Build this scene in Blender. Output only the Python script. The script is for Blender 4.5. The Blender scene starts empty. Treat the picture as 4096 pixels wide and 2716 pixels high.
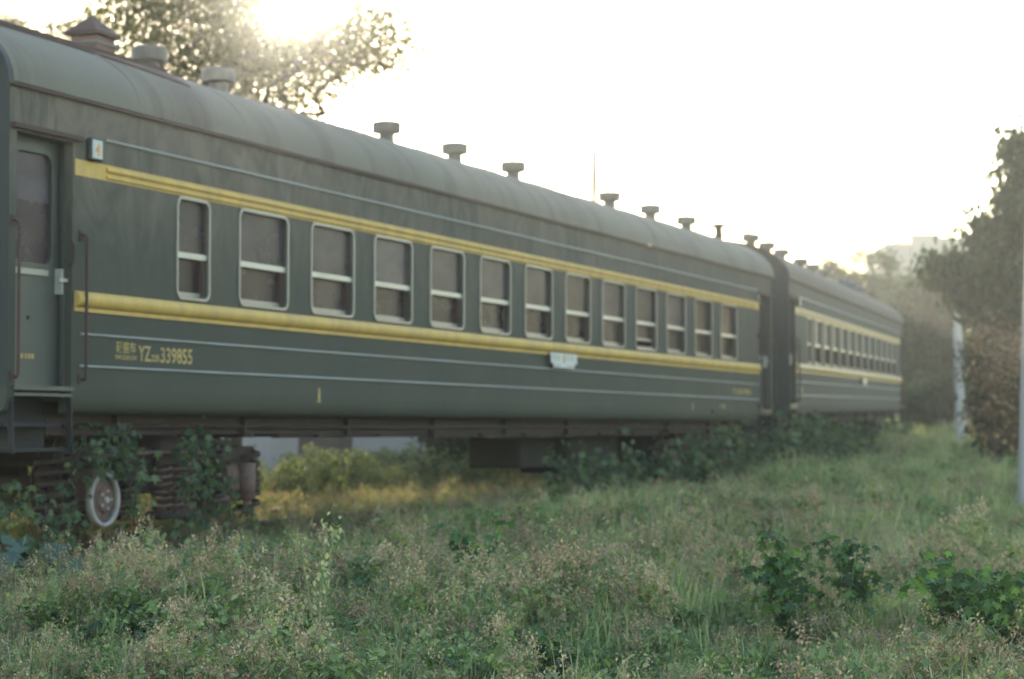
import bpy, math, random
import numpy as np
from mathutils import Vector, Matrix
from mathutils.geometry import tessellate_polygon
R = math.radians
rnd = random.Random(7)
rng = np.random.default_rng(7)
SC = bpy.context.scene
COL = SC.collection

# ------------------------------------------------------------------ materials
MAT = {}
def new_mat(name):
    m = bpy.data.materials.new(name); m.use_nodes = True
    nt = m.node_tree; nt.nodes.clear()
    out = nt.nodes.new('ShaderNodeOutputMaterial')
    MAT[name] = m
    return m, nt, out
def N(nt, t, **k):
    n = nt.nodes.new(t)
    for a, b in k.items(): setattr(n, a, b)
    return n
def setin(n, **k):
    for a, b in k.items(): n.inputs[a.replace('_', ' ')].default_value = b
def ramp(nt, fac, stops):
    r = N(nt, 'ShaderNodeValToRGB')
    els = r.color_ramp.elements
    while len(els) < len(stops): els.new(0.5)
    for e, (p, c) in zip(els, stops):
        e.position = p; e.color = (*c, 1)
    nt.links.new(fac, r.inputs[0]); return r.outputs[0]
def noise(nt, scale, stretch=None, detail=4, rough=.55, dist=0.0, coord='Object'):
    tc = N(nt, 'ShaderNodeTexCoord')
    mp = N(nt, 'ShaderNodeMapping')
    if stretch: mp.inputs['Scale'].default_value = stretch
    nt.links.new(tc.outputs[coord], mp.inputs[0])
    n = N(nt, 'ShaderNodeTexNoise'); n.inputs['Scale'].default_value = scale
    n.inputs['Detail'].default_value = detail; n.inputs['Roughness'].default_value = rough
    n.inputs['Distortion'].default_value = dist
    nt.links.new(mp.outputs[0], n.inputs['Vector'])
    return n.outputs['Fac']
def mixc(nt, fac, a, b):
    m = N(nt, 'ShaderNodeMix', data_type='RGBA')
    if isinstance(fac, (int, float)): m.inputs[0].default_value = fac
    else: nt.links.new(fac, m.inputs[0])
    for s, v in ((6, a), (7, b)):
        if isinstance(v, tuple): m.inputs[s].default_value = (*v, 1)
        else: nt.links.new(v, m.inputs[s])
    return m.outputs[2]
def math_(nt, op, a, b):
    m = N(nt, 'ShaderNodeMath', operation=op, use_clamp=True)
    for i, v in enumerate((a, b)):
        if isinstance(v, (int, float)): m.inputs[i].default_value = v
        else: nt.links.new(v, m.inputs[i])
    return m.outputs[0]
def paint(name, base, dirt, amount=.5, rough=.5, scale=1.2, stretch=(1, 1, .25), metal=0.0, bump=.0, lo=.42, hi=.68, spec=.4):
    m, nt, out = new_mat(name)
    p = N(nt, 'ShaderNodeBsdfPrincipled')
    f = noise(nt, scale, stretch, 6, .62, .6)
    f = ramp(nt, f, [(lo, (0, 0, 0)), (hi, (1, 1, 1))])
    f = math_(nt, 'MULTIPLY', f, amount)
    c = mixc(nt, f, base, dirt)
    g = noise(nt, 28, None, 3, .6)
    c2 = mixc(nt, math_(nt, 'MULTIPLY', g, .25), c, tuple(x * .55 for x in base))
    nt.links.new(c2, p.inputs['Base Color'])
    setin(p, Roughness=rough, Metallic=metal, Specular_IOR_Level=spec)
    if bump:
        b = N(nt, 'ShaderNodeBump'); b.inputs['Strength'].default_value = bump; b.inputs['Distance'].default_value = .02
        nt.links.new(noise(nt, 1.6, (1, 1, .7), 3, .5), b.inputs['Height'])
        nt.links.new(b.outputs[0], p.inputs['Normal'])
    nt.links.new(p.outputs[0], out.inputs[0])
    return m

def side_paint(name, green, dust, top_amt):
    """green coach paint; brown dust runs in streaks below the eave and fades out above the sill, with flare glare painted in towards the near end"""
    m, nt, out = new_mat(name)
    p = N(nt, 'ShaderNodeBsdfPrincipled')
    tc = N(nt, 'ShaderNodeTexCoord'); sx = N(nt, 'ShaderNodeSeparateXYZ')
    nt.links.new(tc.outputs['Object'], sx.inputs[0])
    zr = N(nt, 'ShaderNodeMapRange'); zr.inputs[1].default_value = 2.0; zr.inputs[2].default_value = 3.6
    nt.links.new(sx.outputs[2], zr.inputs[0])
    glare_x = N(nt, 'ShaderNodeMapRange'); glare_x.inputs[1].default_value = 22.; glare_x.inputs[2].default_value = 0.
    glare_x.inputs[3].default_value = .25; glare_x.inputs[4].default_value = 1.15  # browner at the near end: flare glare put into the dust colour
    nt.links.new(sx.outputs[0], glare_x.inputs[0])
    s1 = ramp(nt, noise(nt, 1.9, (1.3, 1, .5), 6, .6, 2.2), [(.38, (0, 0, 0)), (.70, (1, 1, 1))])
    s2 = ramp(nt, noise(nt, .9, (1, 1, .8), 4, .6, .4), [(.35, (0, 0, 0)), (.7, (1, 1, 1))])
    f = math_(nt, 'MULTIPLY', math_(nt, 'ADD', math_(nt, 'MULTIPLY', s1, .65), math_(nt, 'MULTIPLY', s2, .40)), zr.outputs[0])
    f = math_(nt, 'MULTIPLY', f, glare_x.outputs[0])
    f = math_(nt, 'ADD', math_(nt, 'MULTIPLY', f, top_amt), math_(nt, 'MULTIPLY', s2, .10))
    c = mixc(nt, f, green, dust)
    g = noise(nt, 30, None, 3, .6)
    c = mixc(nt, math_(nt, 'MULTIPLY', g, .3), c, tuple(x * .5 for x in green))
    rs = ramp(nt, noise(nt, 5.5, (1.6, 1, .45), 5, .7, .3), [(.60, (0, 0, 0)), (.70, (1, 1, 1))])
    c = mixc(nt, math_(nt, 'MULTIPLY', rs, .5), c, (.085, .055, .04))
    nt.links.new(c, p.inputs['Base Color'])
    setin(p, Roughness=.7, Specular_IOR_Level=.15)
    b = N(nt, 'ShaderNodeBump'); b.inputs['Strength'].default_value = .7; b.inputs['Distance'].default_value = .02
    nt.links.new(noise(nt, 1.3, (1, 1, .8), 3, .5), b.inputs['Height'])
    nt.links.new(b.outputs[0], p.inputs['Normal'])
    nt.links.new(p.outputs[0], out.inputs[0])
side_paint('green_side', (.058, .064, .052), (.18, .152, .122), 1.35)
side_paint('green_side_far', (.050, .060, .053), (.13, .115, .095), .5)
paint('green_door', (.050, .060, .054), (.10, .095, .085), .5, .45)
paint('dark_green', (.022, .030, .030), (.05, .045, .04), .6, .6)
paint('roof_grey', (.185, .17, .138), (.10, .085, .068), .85, .8, 1.1, (1.4, .3, .3), bump=.25, lo=.48, hi=.75, spec=.12)
paint('roof_brown', (.15, .13, .105), (.13, .10, .08), .7, .8, 1.1, (1.4, .3, .3), bump=.25, spec=.12)
paint('vent_grey', (.15, .14, .125), (.10, .075, .06), .6, .6)
paint('vent_blue', (.06, .085, .11), (.04, .04, .045), .6, .6)
paint('yellow', (.58, .38, .09), (.34, .235, .10), .8, .6, 2.2, (2.0, 1, .6), lo=.40, hi=.75)
paint('yellow_far', (.50, .36, .13), (.30, .24, .14), .6, .5, 2.2, (2.0, 1, .6))
paint('worn_sill', (.15, .16, .16), (.09, .09, .085), .5, .6)
paint('stem_green', (.20, .26, .11), (.16, .18, .08), .5, .7)
paint('bead', (.26, .27, .255), (.16, .15, .13), .5, .4)
paint('letter', (.46, .33, .095), (.16, .13, .07), .8, .55, 9, (1, 1, 1))
paint('frame_metal', (.25, .25, .235), (.18, .17, .15), .5, .35, metal=.3)
paint('rail_metal', (.46, .46, .42), (.30, .27, .22), .5, .35, metal=.2)
paint('rust', (.075, .042, .034), (.045, .032, .028), .6, .8)
paint('rust_light', (.20, .115, .085), (.10, .06, .05), .6, .8)
paint('under', (.036, .025, .025), (.062, .042, .037), .7, .8, 2.5, (1, 1, 1))
paint('rubber', (.016, .017, .019), (.04, .036, .032), .6, .75)
paint('white_plate', (.50, .53, .52), (.34, .36, .34), .5, .5, 6, (1, 1, 1))
paint('orange', (.75, .30, .06), (.6, .3, .1), .4, .5)
paint('ring_white', (.40, .385, .38), (.22, .19, .18), .6, .6, 6, (1, 1, 1))
paint('hub', (.16, .10, .09), (.06, .04, .035), .7, .7, 8, (1, 1, 1))
paint('interior', (.13, .095, .09), (.08, .06, .06), .5, .7)
paint('seat_vinyl', (.10, .075, .07), (.05, .04, .04), .5, .5)
paint('curtain', (.52, .48, .38), (.35, .3, .24), .5, .8)
paint('shutter_green', (.085, .105, .095), (.06, .06, .055), .5, .5)
paint('steel_rail', (.10, .05, .035), (.05, .03, .025), .6, .9)
paint('sleeper', (.10, .085, .07), (.05, .045, .04), .6, .9, 4)
paint('concrete', (.36, .36, .35), (.20, .19, .18), .7, .85, 2.5, (1, 1, .3))
paint('plaster', (.27, .265, .275), (.19, .18, .18), .6, .9)
paint('dark_wall', (.05, .042, .045), (.03, .03, .03), .5, .9)
paint('tile_roof', (.09, .07, .06), (.05, .04, .04), .5, .9)
paint('building', (.20, .21, .21), (.16, .165, .17), .4, .9, .1)
paint('dark_window', (.10, .105, .11), (.07, .07, .075), .4, .5)
paint('bark', (.055, .042, .033), (.10, .08, .06), .5, .9, 4, (1, 1, .2))
paint('wire_mat', (.10, .10, .10), (.06, .06, .06), .3, .7)

# dirty window glass: a dust film over clear glass
def glass(name, film, amt, tint):
    m, nt, out = new_mat(name)
    p = N(nt, 'ShaderNodeBsdfPrincipled'); setin(p, Roughness=.3, Specular_IOR_Level=.22)
    t = N(nt, 'ShaderNodeBsdfTransparent'); t.inputs[0].default_value = (*tint, 1)
    f = noise(nt, 2.2, (1, 1, 2), 5, .6, .5)
    oi = N(nt, 'ShaderNodeObjectInfo')
    hv = N(nt, 'ShaderNodeHueSaturation'); vv = N(nt, 'ShaderNodeMapRange'); vv.inputs[3].default_value = .45; vv.inputs[4].default_value = 2.1
    nt.links.new(oi.outputs['Random'], vv.inputs[0]); nt.links.new(vv.outputs[0], hv.inputs['Value'])
    c0 = mixc(nt, f, tuple(x * .6 for x in film), tuple(x * 1.4 for x in film)); nt.links.new(c0, hv.inputs['Color']); c = hv.outputs[0]
    nt.links.new(c, p.inputs['Base Color'])
    mx = N(nt, 'ShaderNodeMixShader')
    a = N(nt, 'ShaderNodeMapRange'); a.inputs[3].default_value = amt - .15; a.inputs[4].default_value = amt + .15
    nt.links.new(f, a.inputs[0]); nt.links.new(a.outputs[0], mx.inputs[0])
    nt.links.new(t.outputs[0], mx.inputs[1]); nt.links.new(p.outputs[0], mx.inputs[2])
    nt.links.new(mx.outputs[0], out.inputs[0])
glass('glass_upper', (.074, .060, .068), .58, (.5, .47, .46))
glass('glass_lower', (.046, .034, .037), .55, (.55, .5, .5))

def leafmat(name, stops, trans=.35, rough=.55, obj_random=0.0):
    m, nt, out = new_mat(name)
    p = N(nt, 'ShaderNodeBsdfPrincipled'); setin(p, Roughness=max(rough, .7), Specular_IOR_Level=.22)
    at = N(nt, 'ShaderNodeAttribute'); at.attribute_name = 'tint'
    f = at.outputs['Fac']
    if obj_random:
        oi = N(nt, 'ShaderNodeObjectInfo')
        s = N(nt, 'ShaderNodeMath', operation='MULTIPLY_ADD')
        nt.links.new(oi.outputs['Random'], s.inputs[0]); s.inputs[1].default_value = obj_random; s.inputs[2].default_value = -obj_random / 2
        f = math_(nt, 'ADD', f, s.outputs[0])
    c = ramp(nt, f, stops)
    nt.links.new(c, p.inputs['Base Color'])
    tr = N(nt, 'ShaderNodeBsdfTranslucent')
    c2 = N(nt, 'ShaderNodeMix', data_type='RGBA', blend_type='MULTIPLY'); c2.inputs[0].default_value = 1
    nt.links.new(c, c2.inputs[6]); c2.inputs[7].default_value = (1.5, 1.6, .7, 1)
    nt.links.new(c2.outputs[2], tr.inputs[0])
    mx = N(nt, 'ShaderNodeMixShader'); mx.inputs[0].default_value = trans
    nt.links.new(p.outputs[0], mx.inputs[1]); nt.links.new(tr.outputs[0], mx.inputs[2])
    nt.links.new(mx.outputs[0], out.inputs[0])
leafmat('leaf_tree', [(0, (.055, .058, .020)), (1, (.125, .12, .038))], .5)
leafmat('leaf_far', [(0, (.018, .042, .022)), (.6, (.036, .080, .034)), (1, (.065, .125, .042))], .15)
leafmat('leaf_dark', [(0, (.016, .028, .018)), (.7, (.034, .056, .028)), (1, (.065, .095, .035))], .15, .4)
leafmat('leaf_autumn', [(0, (.06, .05, .03)), (.35, (.16, .10, .05)), (.75, (.26, .16, .09)), (1, (.34, .24, .12))], .15)
leafmat('leaf_vine', [(0, (.035, .06, .04)), (.6, (.07, .11, .065)), (1, (.14, .19, .10))], .3)
leafmat('leaf_broad', [(0, (.05, .085, .07)), (1, (.11, .16, .125))], .25)
leafmat('grass_green', [(0, (.08, .13, .065)), (.45, (.19, .26, .13)), (.8, (.33, .36, .20)), (1, (.44, .40, .26))], .35, .5, .5)
leafmat('grass_dry', [(0, (.16, .13, .085)), (.5, (.28, .24, .16)), (1, (.40, .35, .25))], .15, .6, .5)
leafmat('leaf_weed', [(0, (.08, .125, .06)), (.5, (.17, .23, .105)), (1, (.30, .36, .16))], .35, .45, .6)
leafmat('leaf_hop', [(0, (.035, .07, .04)), (.5, (.07, .14, .06)), (1, (.18, .29, .08))], .35, .4, .6)
leafmat('seed', [(0, (.22, .14, .11)), (.5, (.38, .27, .20)), (1, (.52, .43, .31))], .3, .7, .6)
leafmat('leaf_sunny', [(0, (.06, .09, .045)), (.5, (.11, .145, .07)), (1, (.22, .22, .10))], .3, .5, .6)

m, nt, out = new_mat('soil')
p = N(nt, 'ShaderNodeBsdfPrincipled'); setin(p, Roughness=.95)
c = ramp(nt, noise(nt, .6, None, 8, .65), [(.3, (.045, .050, .028)), (.55, (.085, .085, .05)), (.75, (.12, .10, .065))])
nt.links.new(c, p.inputs['Base Color'])
b = N(nt, 'ShaderNodeBump'); b.inputs['Strength'].default_value = .8; b.inputs['Distance'].default_value = .08
nt.links.new(noise(nt, 9, None, 5), b.inputs['Height']); nt.links.new(b.outputs[0], p.inputs['Normal'])
nt.links.new(p.outputs[0], out.inputs[0])

# ------------------------------------------------------------------ mesh helpers
class MB:
    def __init__(s): s.v = []; s.f = []; s.sm = []
    def add(s, vs, fs, smooth=False):
        o = len(s.v); s.v += [tuple(v) for v in vs]
        for f in fs: s.f.append(tuple(i + o for i in f)); s.sm.append(smooth)
        return s
    def box(s, x0, x1, y0, y1, z0, z1, bev=0.0):
        if bev > 0:
            return s.bevbox(x0, x1, y0, y1, z0, z1, bev)
        vs = [(x, y, z) for z in (z0, z1) for y in (y0, y1) for x in (x0, x1)]
        return s.add(vs, [(0, 2, 3, 1), (4, 5, 7, 6), (0, 1, 5, 4), (1, 3, 7, 5), (3, 2, 6, 7), (2, 0, 4, 6)])
    def bevbox(s, x0, x1, y0, y1, z0, z1, b):
        # chamfered on the vertical faces' edges: stacked rounded-rect rings
        def ring(i, z):
            a0, a1, c0, c1 = x0 + i, x1 - i, y0 + i, y1 - i
            return [(a0 + b, c0, z), (a1 - b, c0, z), (a1, c0 + b, z), (a1, c1 - b, z), (a1 - b, c1, z), (a0 + b, c1, z), (a0, c1 - b, z), (a0, c0 + b, z)]
        rs = [ring(b * .8, z0), ring(0, z0 + b), ring(0, z1 - b), ring(b * .8, z1)]
        vs = sum(rs, []); fs = []
        for k in range(3):
            for i in range(8):
                j = (i + 1) % 8; fs.append((k * 8 + i, k * 8 + j, k * 8 + 8 + j, k * 8 + 8 + i))
        fs.append(tuple(range(7, -1, -1))); fs.append(tuple(range(24, 32)))
        return s.add(vs, fs)
    def tube(s, pts, rad, n=8, caps=True):
        pts = [Vector(p) for p in pts]
        if isinstance(rad, (int, float)): rad = [rad] * len(pts)
        vs = []
        for i, p in enumerate(pts):
            d = (pts[min(i + 1, len(pts) - 1)] - pts[max(i - 1, 0)]).normalized()
            a = d.cross(Vector((0, 0, 1)) if abs(d.z) < .9 else Vector((1, 0, 0))).normalized(); b = d.cross(a)
            for k in range(n):
                t = 2 * math.pi * k / n
                vs.append(p + (a * math.cos(t) + b * math.sin(t)) * rad[i])
        fs = []
        for i in range(len(pts) - 1):
            for k in range(n):
                j = (k + 1) % n
                fs.append((i * n + k, i * n + j, i * n + n + j, i * n + n + k))
        if caps:
            fs.append(tuple(range(n - 1, -1, -1))); fs.append(tuple(range((len(pts) - 1) * n, len(pts) * n)))
        return s.add(vs, fs, True)
    def lathe(s, c, axis, prof, n=24):
        """prof: list of (distance along axis, radius)"""
        c = Vector(c); ax = {'x': Vector((1, 0, 0)), 'y': Vector((0, 1, 0)), 'z': Vector((0, 0, 1))}[axis]
        a = Vector((0, 0, 1)) if axis != 'z' else Vector((1, 0, 0)); b = ax.cross(a)
        vs = []
        for h, r in prof:
            for k in range(n):
                t = 2 * math.pi * k / n
                vs.append(c + ax * h + (a * math.cos(t) + b * math.sin(t)) * r)
        fs = []
        for i in range(len(prof) - 1):
            for k in range(n):
                j = (k + 1) % n
                fs.append((i * n + k, i * n + j, i * n + n + j, i * n + n + k))
        fs.append(tuple(range(n - 1, -1, -1))); fs.append(tuple(range((len(prof) - 1) * n, len(prof) * n)))
        return s.add(vs, fs, False)
    def build(s, name, mat, parent=None, loc=None):
        me = bpy.data.meshes.new(name)
        me.from_pydata(s.v, [], s.f)
        me.polygons.foreach_set('use_smooth', s.sm)
        me.materials.append(MAT[mat]); me.update()
        o = bpy.data.objects.new(name, me); COL.objects.link(o)
        if parent: o.parent = parent
        if loc: o.location = loc
        return o
def tag(o, label=None, cat=None, group=None, kind=None):
    if label: o['label'] = label
    if cat: o['category'] = cat
    if group: o['group'] = group
    if kind: o['kind'] = kind
    return o
def empty(name, loc=(0, 0, 0), rot=(0, 0, 0)):
    o = bpy.data.objects.new(name, None); COL.objects.link(o)
    o.empty_display_size = .3; o.location = loc; o.rotation_euler = rot
    return o
def rrect(x0, x1, z0, z1, r, n=5):
    pts = []
    for cx, cz, a0 in ((x1 - r, z0 + r, -90), (x1 - r, z1 - r, 0), (x0 + r, z1 - r, 90), (x0 + r, z0 + r, 180)):
        for k in range(n + 1):
            a = R(a0 + 90 * k / n); pts.append((cx + r * math.cos(a), cz + r * math.sin(a)))
    return pts
def panel(mb, outer, hole, y, depth):
    """flat panel in the XZ plane at y with an optional hole whose reveal goes back by depth"""
    loops = [[Vector((x, z, 0)) for x, z in outer]]
    if hole: loops.append([Vector((x, z, 0)) for x, z in hole])
    allp = [v for l in loops for v in l]
    tris = tessellate_polygon(loops)
    mb.add([(v.x, y, v.y) for v in allp], [tuple(t) for t in tris])
    if hole:
        n = len(hole)
        vs = [(x, y, z) for x, z in hole] + [(x, y + depth, z) for x, z in hole]
        mb.add(vs, [(i, (i + 1) % n, n + (i + 1) % n, n + i) for i in range(n)])
def ringframe(mb, oi, ii, y0, y1):
    """a frame between outline oi and outline ii (same point count), from y0 (front) to y1 (back)"""
    n = len(oi)
    vs = [(x, y0, z) for x, z in oi] + [(x, y0, z) for x, z in ii] + [(x, y1, z) for x, z in oi] + [(x, y1, z) for x, z in ii]
    fs = []
    for i in range(n):
        j = (i + 1) % n
        fs += [(i, j, n + j, n + i), (i, 2 * n + i, 2 * n + j, j), (n + i, n + j, 3 * n + j, 3 * n + i)]
    mb.add(vs, fs)
def bead(mb, x0, x1, z, h, d, y=0.0, n=8, caps=True):
    """half-round moulding running along x on the plane y, bulging to -y by d"""
    vs = []
    for x in (x0, x1):
        for k in range(n + 1):
            a = math.pi * k / n
            vs.append((x, y - d * math.sin(a), z - h / 2 * math.cos(a)))
    m = n + 1
    fs = [(k, k + 1, m + k + 1, m + k) for k in range(n)] + [(k for k in range(m))]
    fs = [tuple(f) for f in fs] + [tuple(range(2 * m - 1, m - 1, -1))]
    mb.add(vs, fs, False)
def text(s, size, x, z, y, mat, parent, name, width=None, rotz=0):
    cu = bpy.data.curves.new(name, 'FONT'); cu.body = s; cu.size = size; cu.extrude = .001; cu.resolution_u = 3
    cu.offset = size * .012
    o = bpy.data.objects.new(name, cu); COL.objects.link(o)
    me = bpy.data.meshes.new_from_object(o)
    bpy.data.objects.remove(o)
    me.name = name
    co = np.empty(len(me.vertices) * 3); me.vertices.foreach_get('co', co); co = co.reshape(-1, 3)
    if len(co) == 0: return None
    if width: co[:, 0] = (co[:, 0] - co[:, 0].min()) * width / max(1e-6, np.ptp(co[:, 0]))
    new = np.stack([x + co[:, 0], y - co[:, 2], z + co[:, 1]], 1)
    me.vertices.foreach_set('co', new.ravel()); me.materials.clear(); me.materials.append(MAT[mat]); me.update()
    o = bpy.data.objects.new(name, me); COL.objects.link(o); o.parent = parent
    return o

# ------------------------------------------------------------------ camera, light
CAM = Vector((-14.2476, -9.8713, .9487)); YAW = R(21.512); PITCH = R(2.391)
cam = bpy.data.cameras.new('camera'); co = bpy.data.objects.new('camera', cam); COL.objects.link(co)
cam.sensor_width = 36; cam.lens = 75.65; cam.clip_start = .1; cam.clip_end = 3000
co.location = CAM; co.rotation_euler = (R(90) + PITCH, 0, YAW - R(90))
cam.dof.use_dof = True; cam.dof.focus_distance = 10.2; cam.dof.aperture_fstop = 2.7
SC.camera = co
SUN_AZ = R(27.558); SUN_EL = R(11.0)
sd = Vector((math.cos(SUN_EL) * math.cos(SUN_AZ), math.cos(SUN_EL) * math.sin(SUN_AZ), math.sin(SUN_EL)))
L = bpy.data.lights.new('sun', 'SUN'); L.energy = 3.2; L.angle = R(.53); L.color = (1.0, .85, .68)
lo = bpy.data.objects.new('sun', L); COL.objects.link(lo); lo.rotation_euler = sd.to_track_quat('Z', 'Y').to_euler()
w = bpy.data.worlds.new('World'); SC.world = w; w.use_nodes = True
nt = w.node_tree; bg = nt.nodes['Background']
sky = nt.nodes.new('ShaderNodeTexSky'); sky.sky_type = 'NISHITA'; sky.sun_disc = False
sky.sun_elevation = SUN_EL; sky.sun_rotation = R(90) - SUN_AZ
sky.air_density = 1.15; sky.dust_density = .5; sky.ozone_density = 1.0; sky.altitude = 0
nt.links.new(sky.outputs[0], bg.inputs[0]); bg.inputs[1].default_value = .15
SC.view_settings.view_transform = 'Standard'; SC.view_settings.look = 'None'
SC.view_settings.exposure = 2.2; SC.view_settings.gamma = 1
SC.render.engine = 'CYCLES'
SC.cycles.max_bounces = 6; SC.cycles.diffuse_bounces = 3; SC.cycles.glossy_bounces = 2
SC.cycles.transmission_bounces = 3; SC.cycles.transparent_max_bounces = 8; SC.cycles.volume_bounces = 1
SC.cycles.sample_clamp_indirect = 6; SC.cycles.use_denoising = True

# ------------------------------------------------------------------ ground
def sstep(a, b, x):
    t = np.clip((x - a) / (b - a), 0, 1); return t * t * (3 - 2 * t)
def ground_h(x, y):
    x = np.asarray(x, float); y = np.asarray(y, float)
    h = -.20 - .42 * sstep(-2.2, -6.5, y)
    h = h + .95 * sstep(10, 90, x) + .55 * sstep(50, 85, x) * sstep(-40, -2, y) 
    h = h + .05 * np.sin(x * .9 + y * .4) * np.cos(y * .8 - x * .23) + .03 * np.sin(x * 2.3) * np.sin(y * 2.9 + 1)
    h = h - .16 * (1 - sstep(4, 12, x)) * sstep(-6, -2.5, y) * (1 - sstep(-.2, .6, y))
    h = h - .35 * sstep(4, 9, y) * (1 - sstep(40, 80, x)) * .4
    return h
gx = np.unique(np.concatenate([np.linspace(-150, -20, 27), np.linspace(-20, 70, 226), np.linspace(70, 700, 64)]))
gy = np.unique(np.concatenate([np.linspace(-400, -25, 32), np.linspace(-25, 25, 126), np.linspace(25, 400, 32)]))
GX, GY = np.meshgrid(gx, gy, indexing='ij'); GZ = ground_h(GX, GY)
nx, ny = GX.shape
me = bpy.data.meshes.new('ground')
idx = np.arange(nx * ny).reshape(nx, ny)
fs = np.stack([idx[:-1, :-1], idx[1:, :-1], idx[1:, 1:], idx[:-1, 1:]], -1).reshape(-1, 4)
me.from_pydata(np.stack([GX, GY, GZ], -1).reshape(-1, 3).tolist(), [], fs.tolist())
me.polygons.foreach_set('use_smooth', [True] * len(me.polygons))
me.materials.append(MAT['soil']); g = bpy.data.objects.new('ground', me); COL.objects.link(g); tag(g, kind='structure')

# ------------------------------------------------------------------ haze
hz = MB().box(-160, 710, -410, 410, -3, 34)
m, nt, out = new_mat('haze_air')
va = N(nt, 'ShaderNodeAddShader')       # air: a broad lobe plus the narrow forward lobe of fine dust
for i, (col, dens, g_) in enumerate((((.50, .53, .52, 1), .0011, .55), ((.88, .83, .74, 1), .00015, .955))):
    pv = N(nt, 'ShaderNodeVolumePrincipled'); pv.inputs['Color'].default_value = col
    pv.inputs['Density'].default_value = dens; pv.inputs['Anisotropy'].default_value = g_
    nt.links.new(pv.outputs[0], va.inputs[i])
nt.links.new(va.outputs[0], out.inputs['Volume'])
tag(hz.build('haze', 'haze_air'), kind='stuff')

# ------------------------------------------------------------------ coach
EAVE, RIDGE, W = 3.70, 4.46, 3.10
LEN = 23.6
def roof_z(y): 
    t = (y - W / 2) / (W / 2); return EAVE + (RIDGE - EAVE) * math.sqrt(max(0, 1 - t * t))
WIN = [(2.59, 3.15)] + [(3.745 + 1.5 * i, 4.715 + 1.5 * i) for i in range(12)]
WZ0, WZ1, WMID = 2.14, 3.03, 2.52

def make_window(root, x0, x1, k, far):
    """window > frame ring is the part's own mesh; panes, meeting rail and sill below it"""
    m = MB()
    o = rrect(x0 - .022, x1 + .022, WZ0 - .022, WZ1 + .022, .095); i = rrect(x0 + .004, x1 - .004, WZ0 + .004, WZ1 - .004, .07)
    ringframe(m, o, i, -.014, .004)
    win = m.build('window', 'frame_metal', root)
    up = MB().box(x0 + .002, x1 - .002, .040, .046, WMID + .03, WZ1 - .002)
    if far: up.build('blind', 'shutter_green', win)
    else: up.build('pane', 'glass_upper', win)
    lowbot = WZ0 + .05
    if not far and k == 9: lowbot = WZ0 + .16
    if not (far and rnd.random() < .35):
        MB().box(x0 + .002, x1 - .002, .078, .084, lowbot, WMID - .02).build('pane', 'glass_lower', win)
    m = MB(); m.box(x0 + .003, x1 - .003, .012, .058, WMID - .022, WMID + .030)
    m.build('meeting_rail', 'rail_metal', win)
    m = MB(); m.box(x0 + .006, x1 - .006, .058, .090, lowbot - .035, lowbot + .004)
    if not far and k == 9: m.box(x0 + .006, x1 - .006, .03, .09, WZ0 - .01, WZ0 + .035)
    m.build('sill', 'frame_metal', win)
    m = MB()   # lower sash stiles, reddish brown on the side towards the far jamb
    m.box(x1 - .045, x1 - .002, .050, .112, WZ0 + .01, WMID - .024)
    m.build('sash_stile', 'rust', win)
    return win

def make_vent(root, x, y, kind):
    z = roof_z(y)
    if kind == 'pipe':
        m = MB().lathe((x, y, z - .08), 'z', [(0, .075), (.30, .065)], 14)
        v = m.build('roof_pipe', 'under', root)
        MB().lathe((x, y, z + .22), 'z', [(0, .10), (.012, .17), (.035, .17), (.06, .05)], 18).build('cap', 'under', v)
        return v
    mt = {'blue': 'vent_blue'}.get(kind, 'vent_grey')
    m = MB().lathe((x, y, z - .10), 'z', [(0, .10), (.21, .088), (.215, .11)], 18)
    v = m.build('roof_vent', mt, root)
    MB().lathe((x, y, z + .075), 'z', [(0, .12), (.01, .168), (.125, .172), (.14, .15), (.15, .07)], 22).build('hood', mt, v)
    return v

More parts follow.
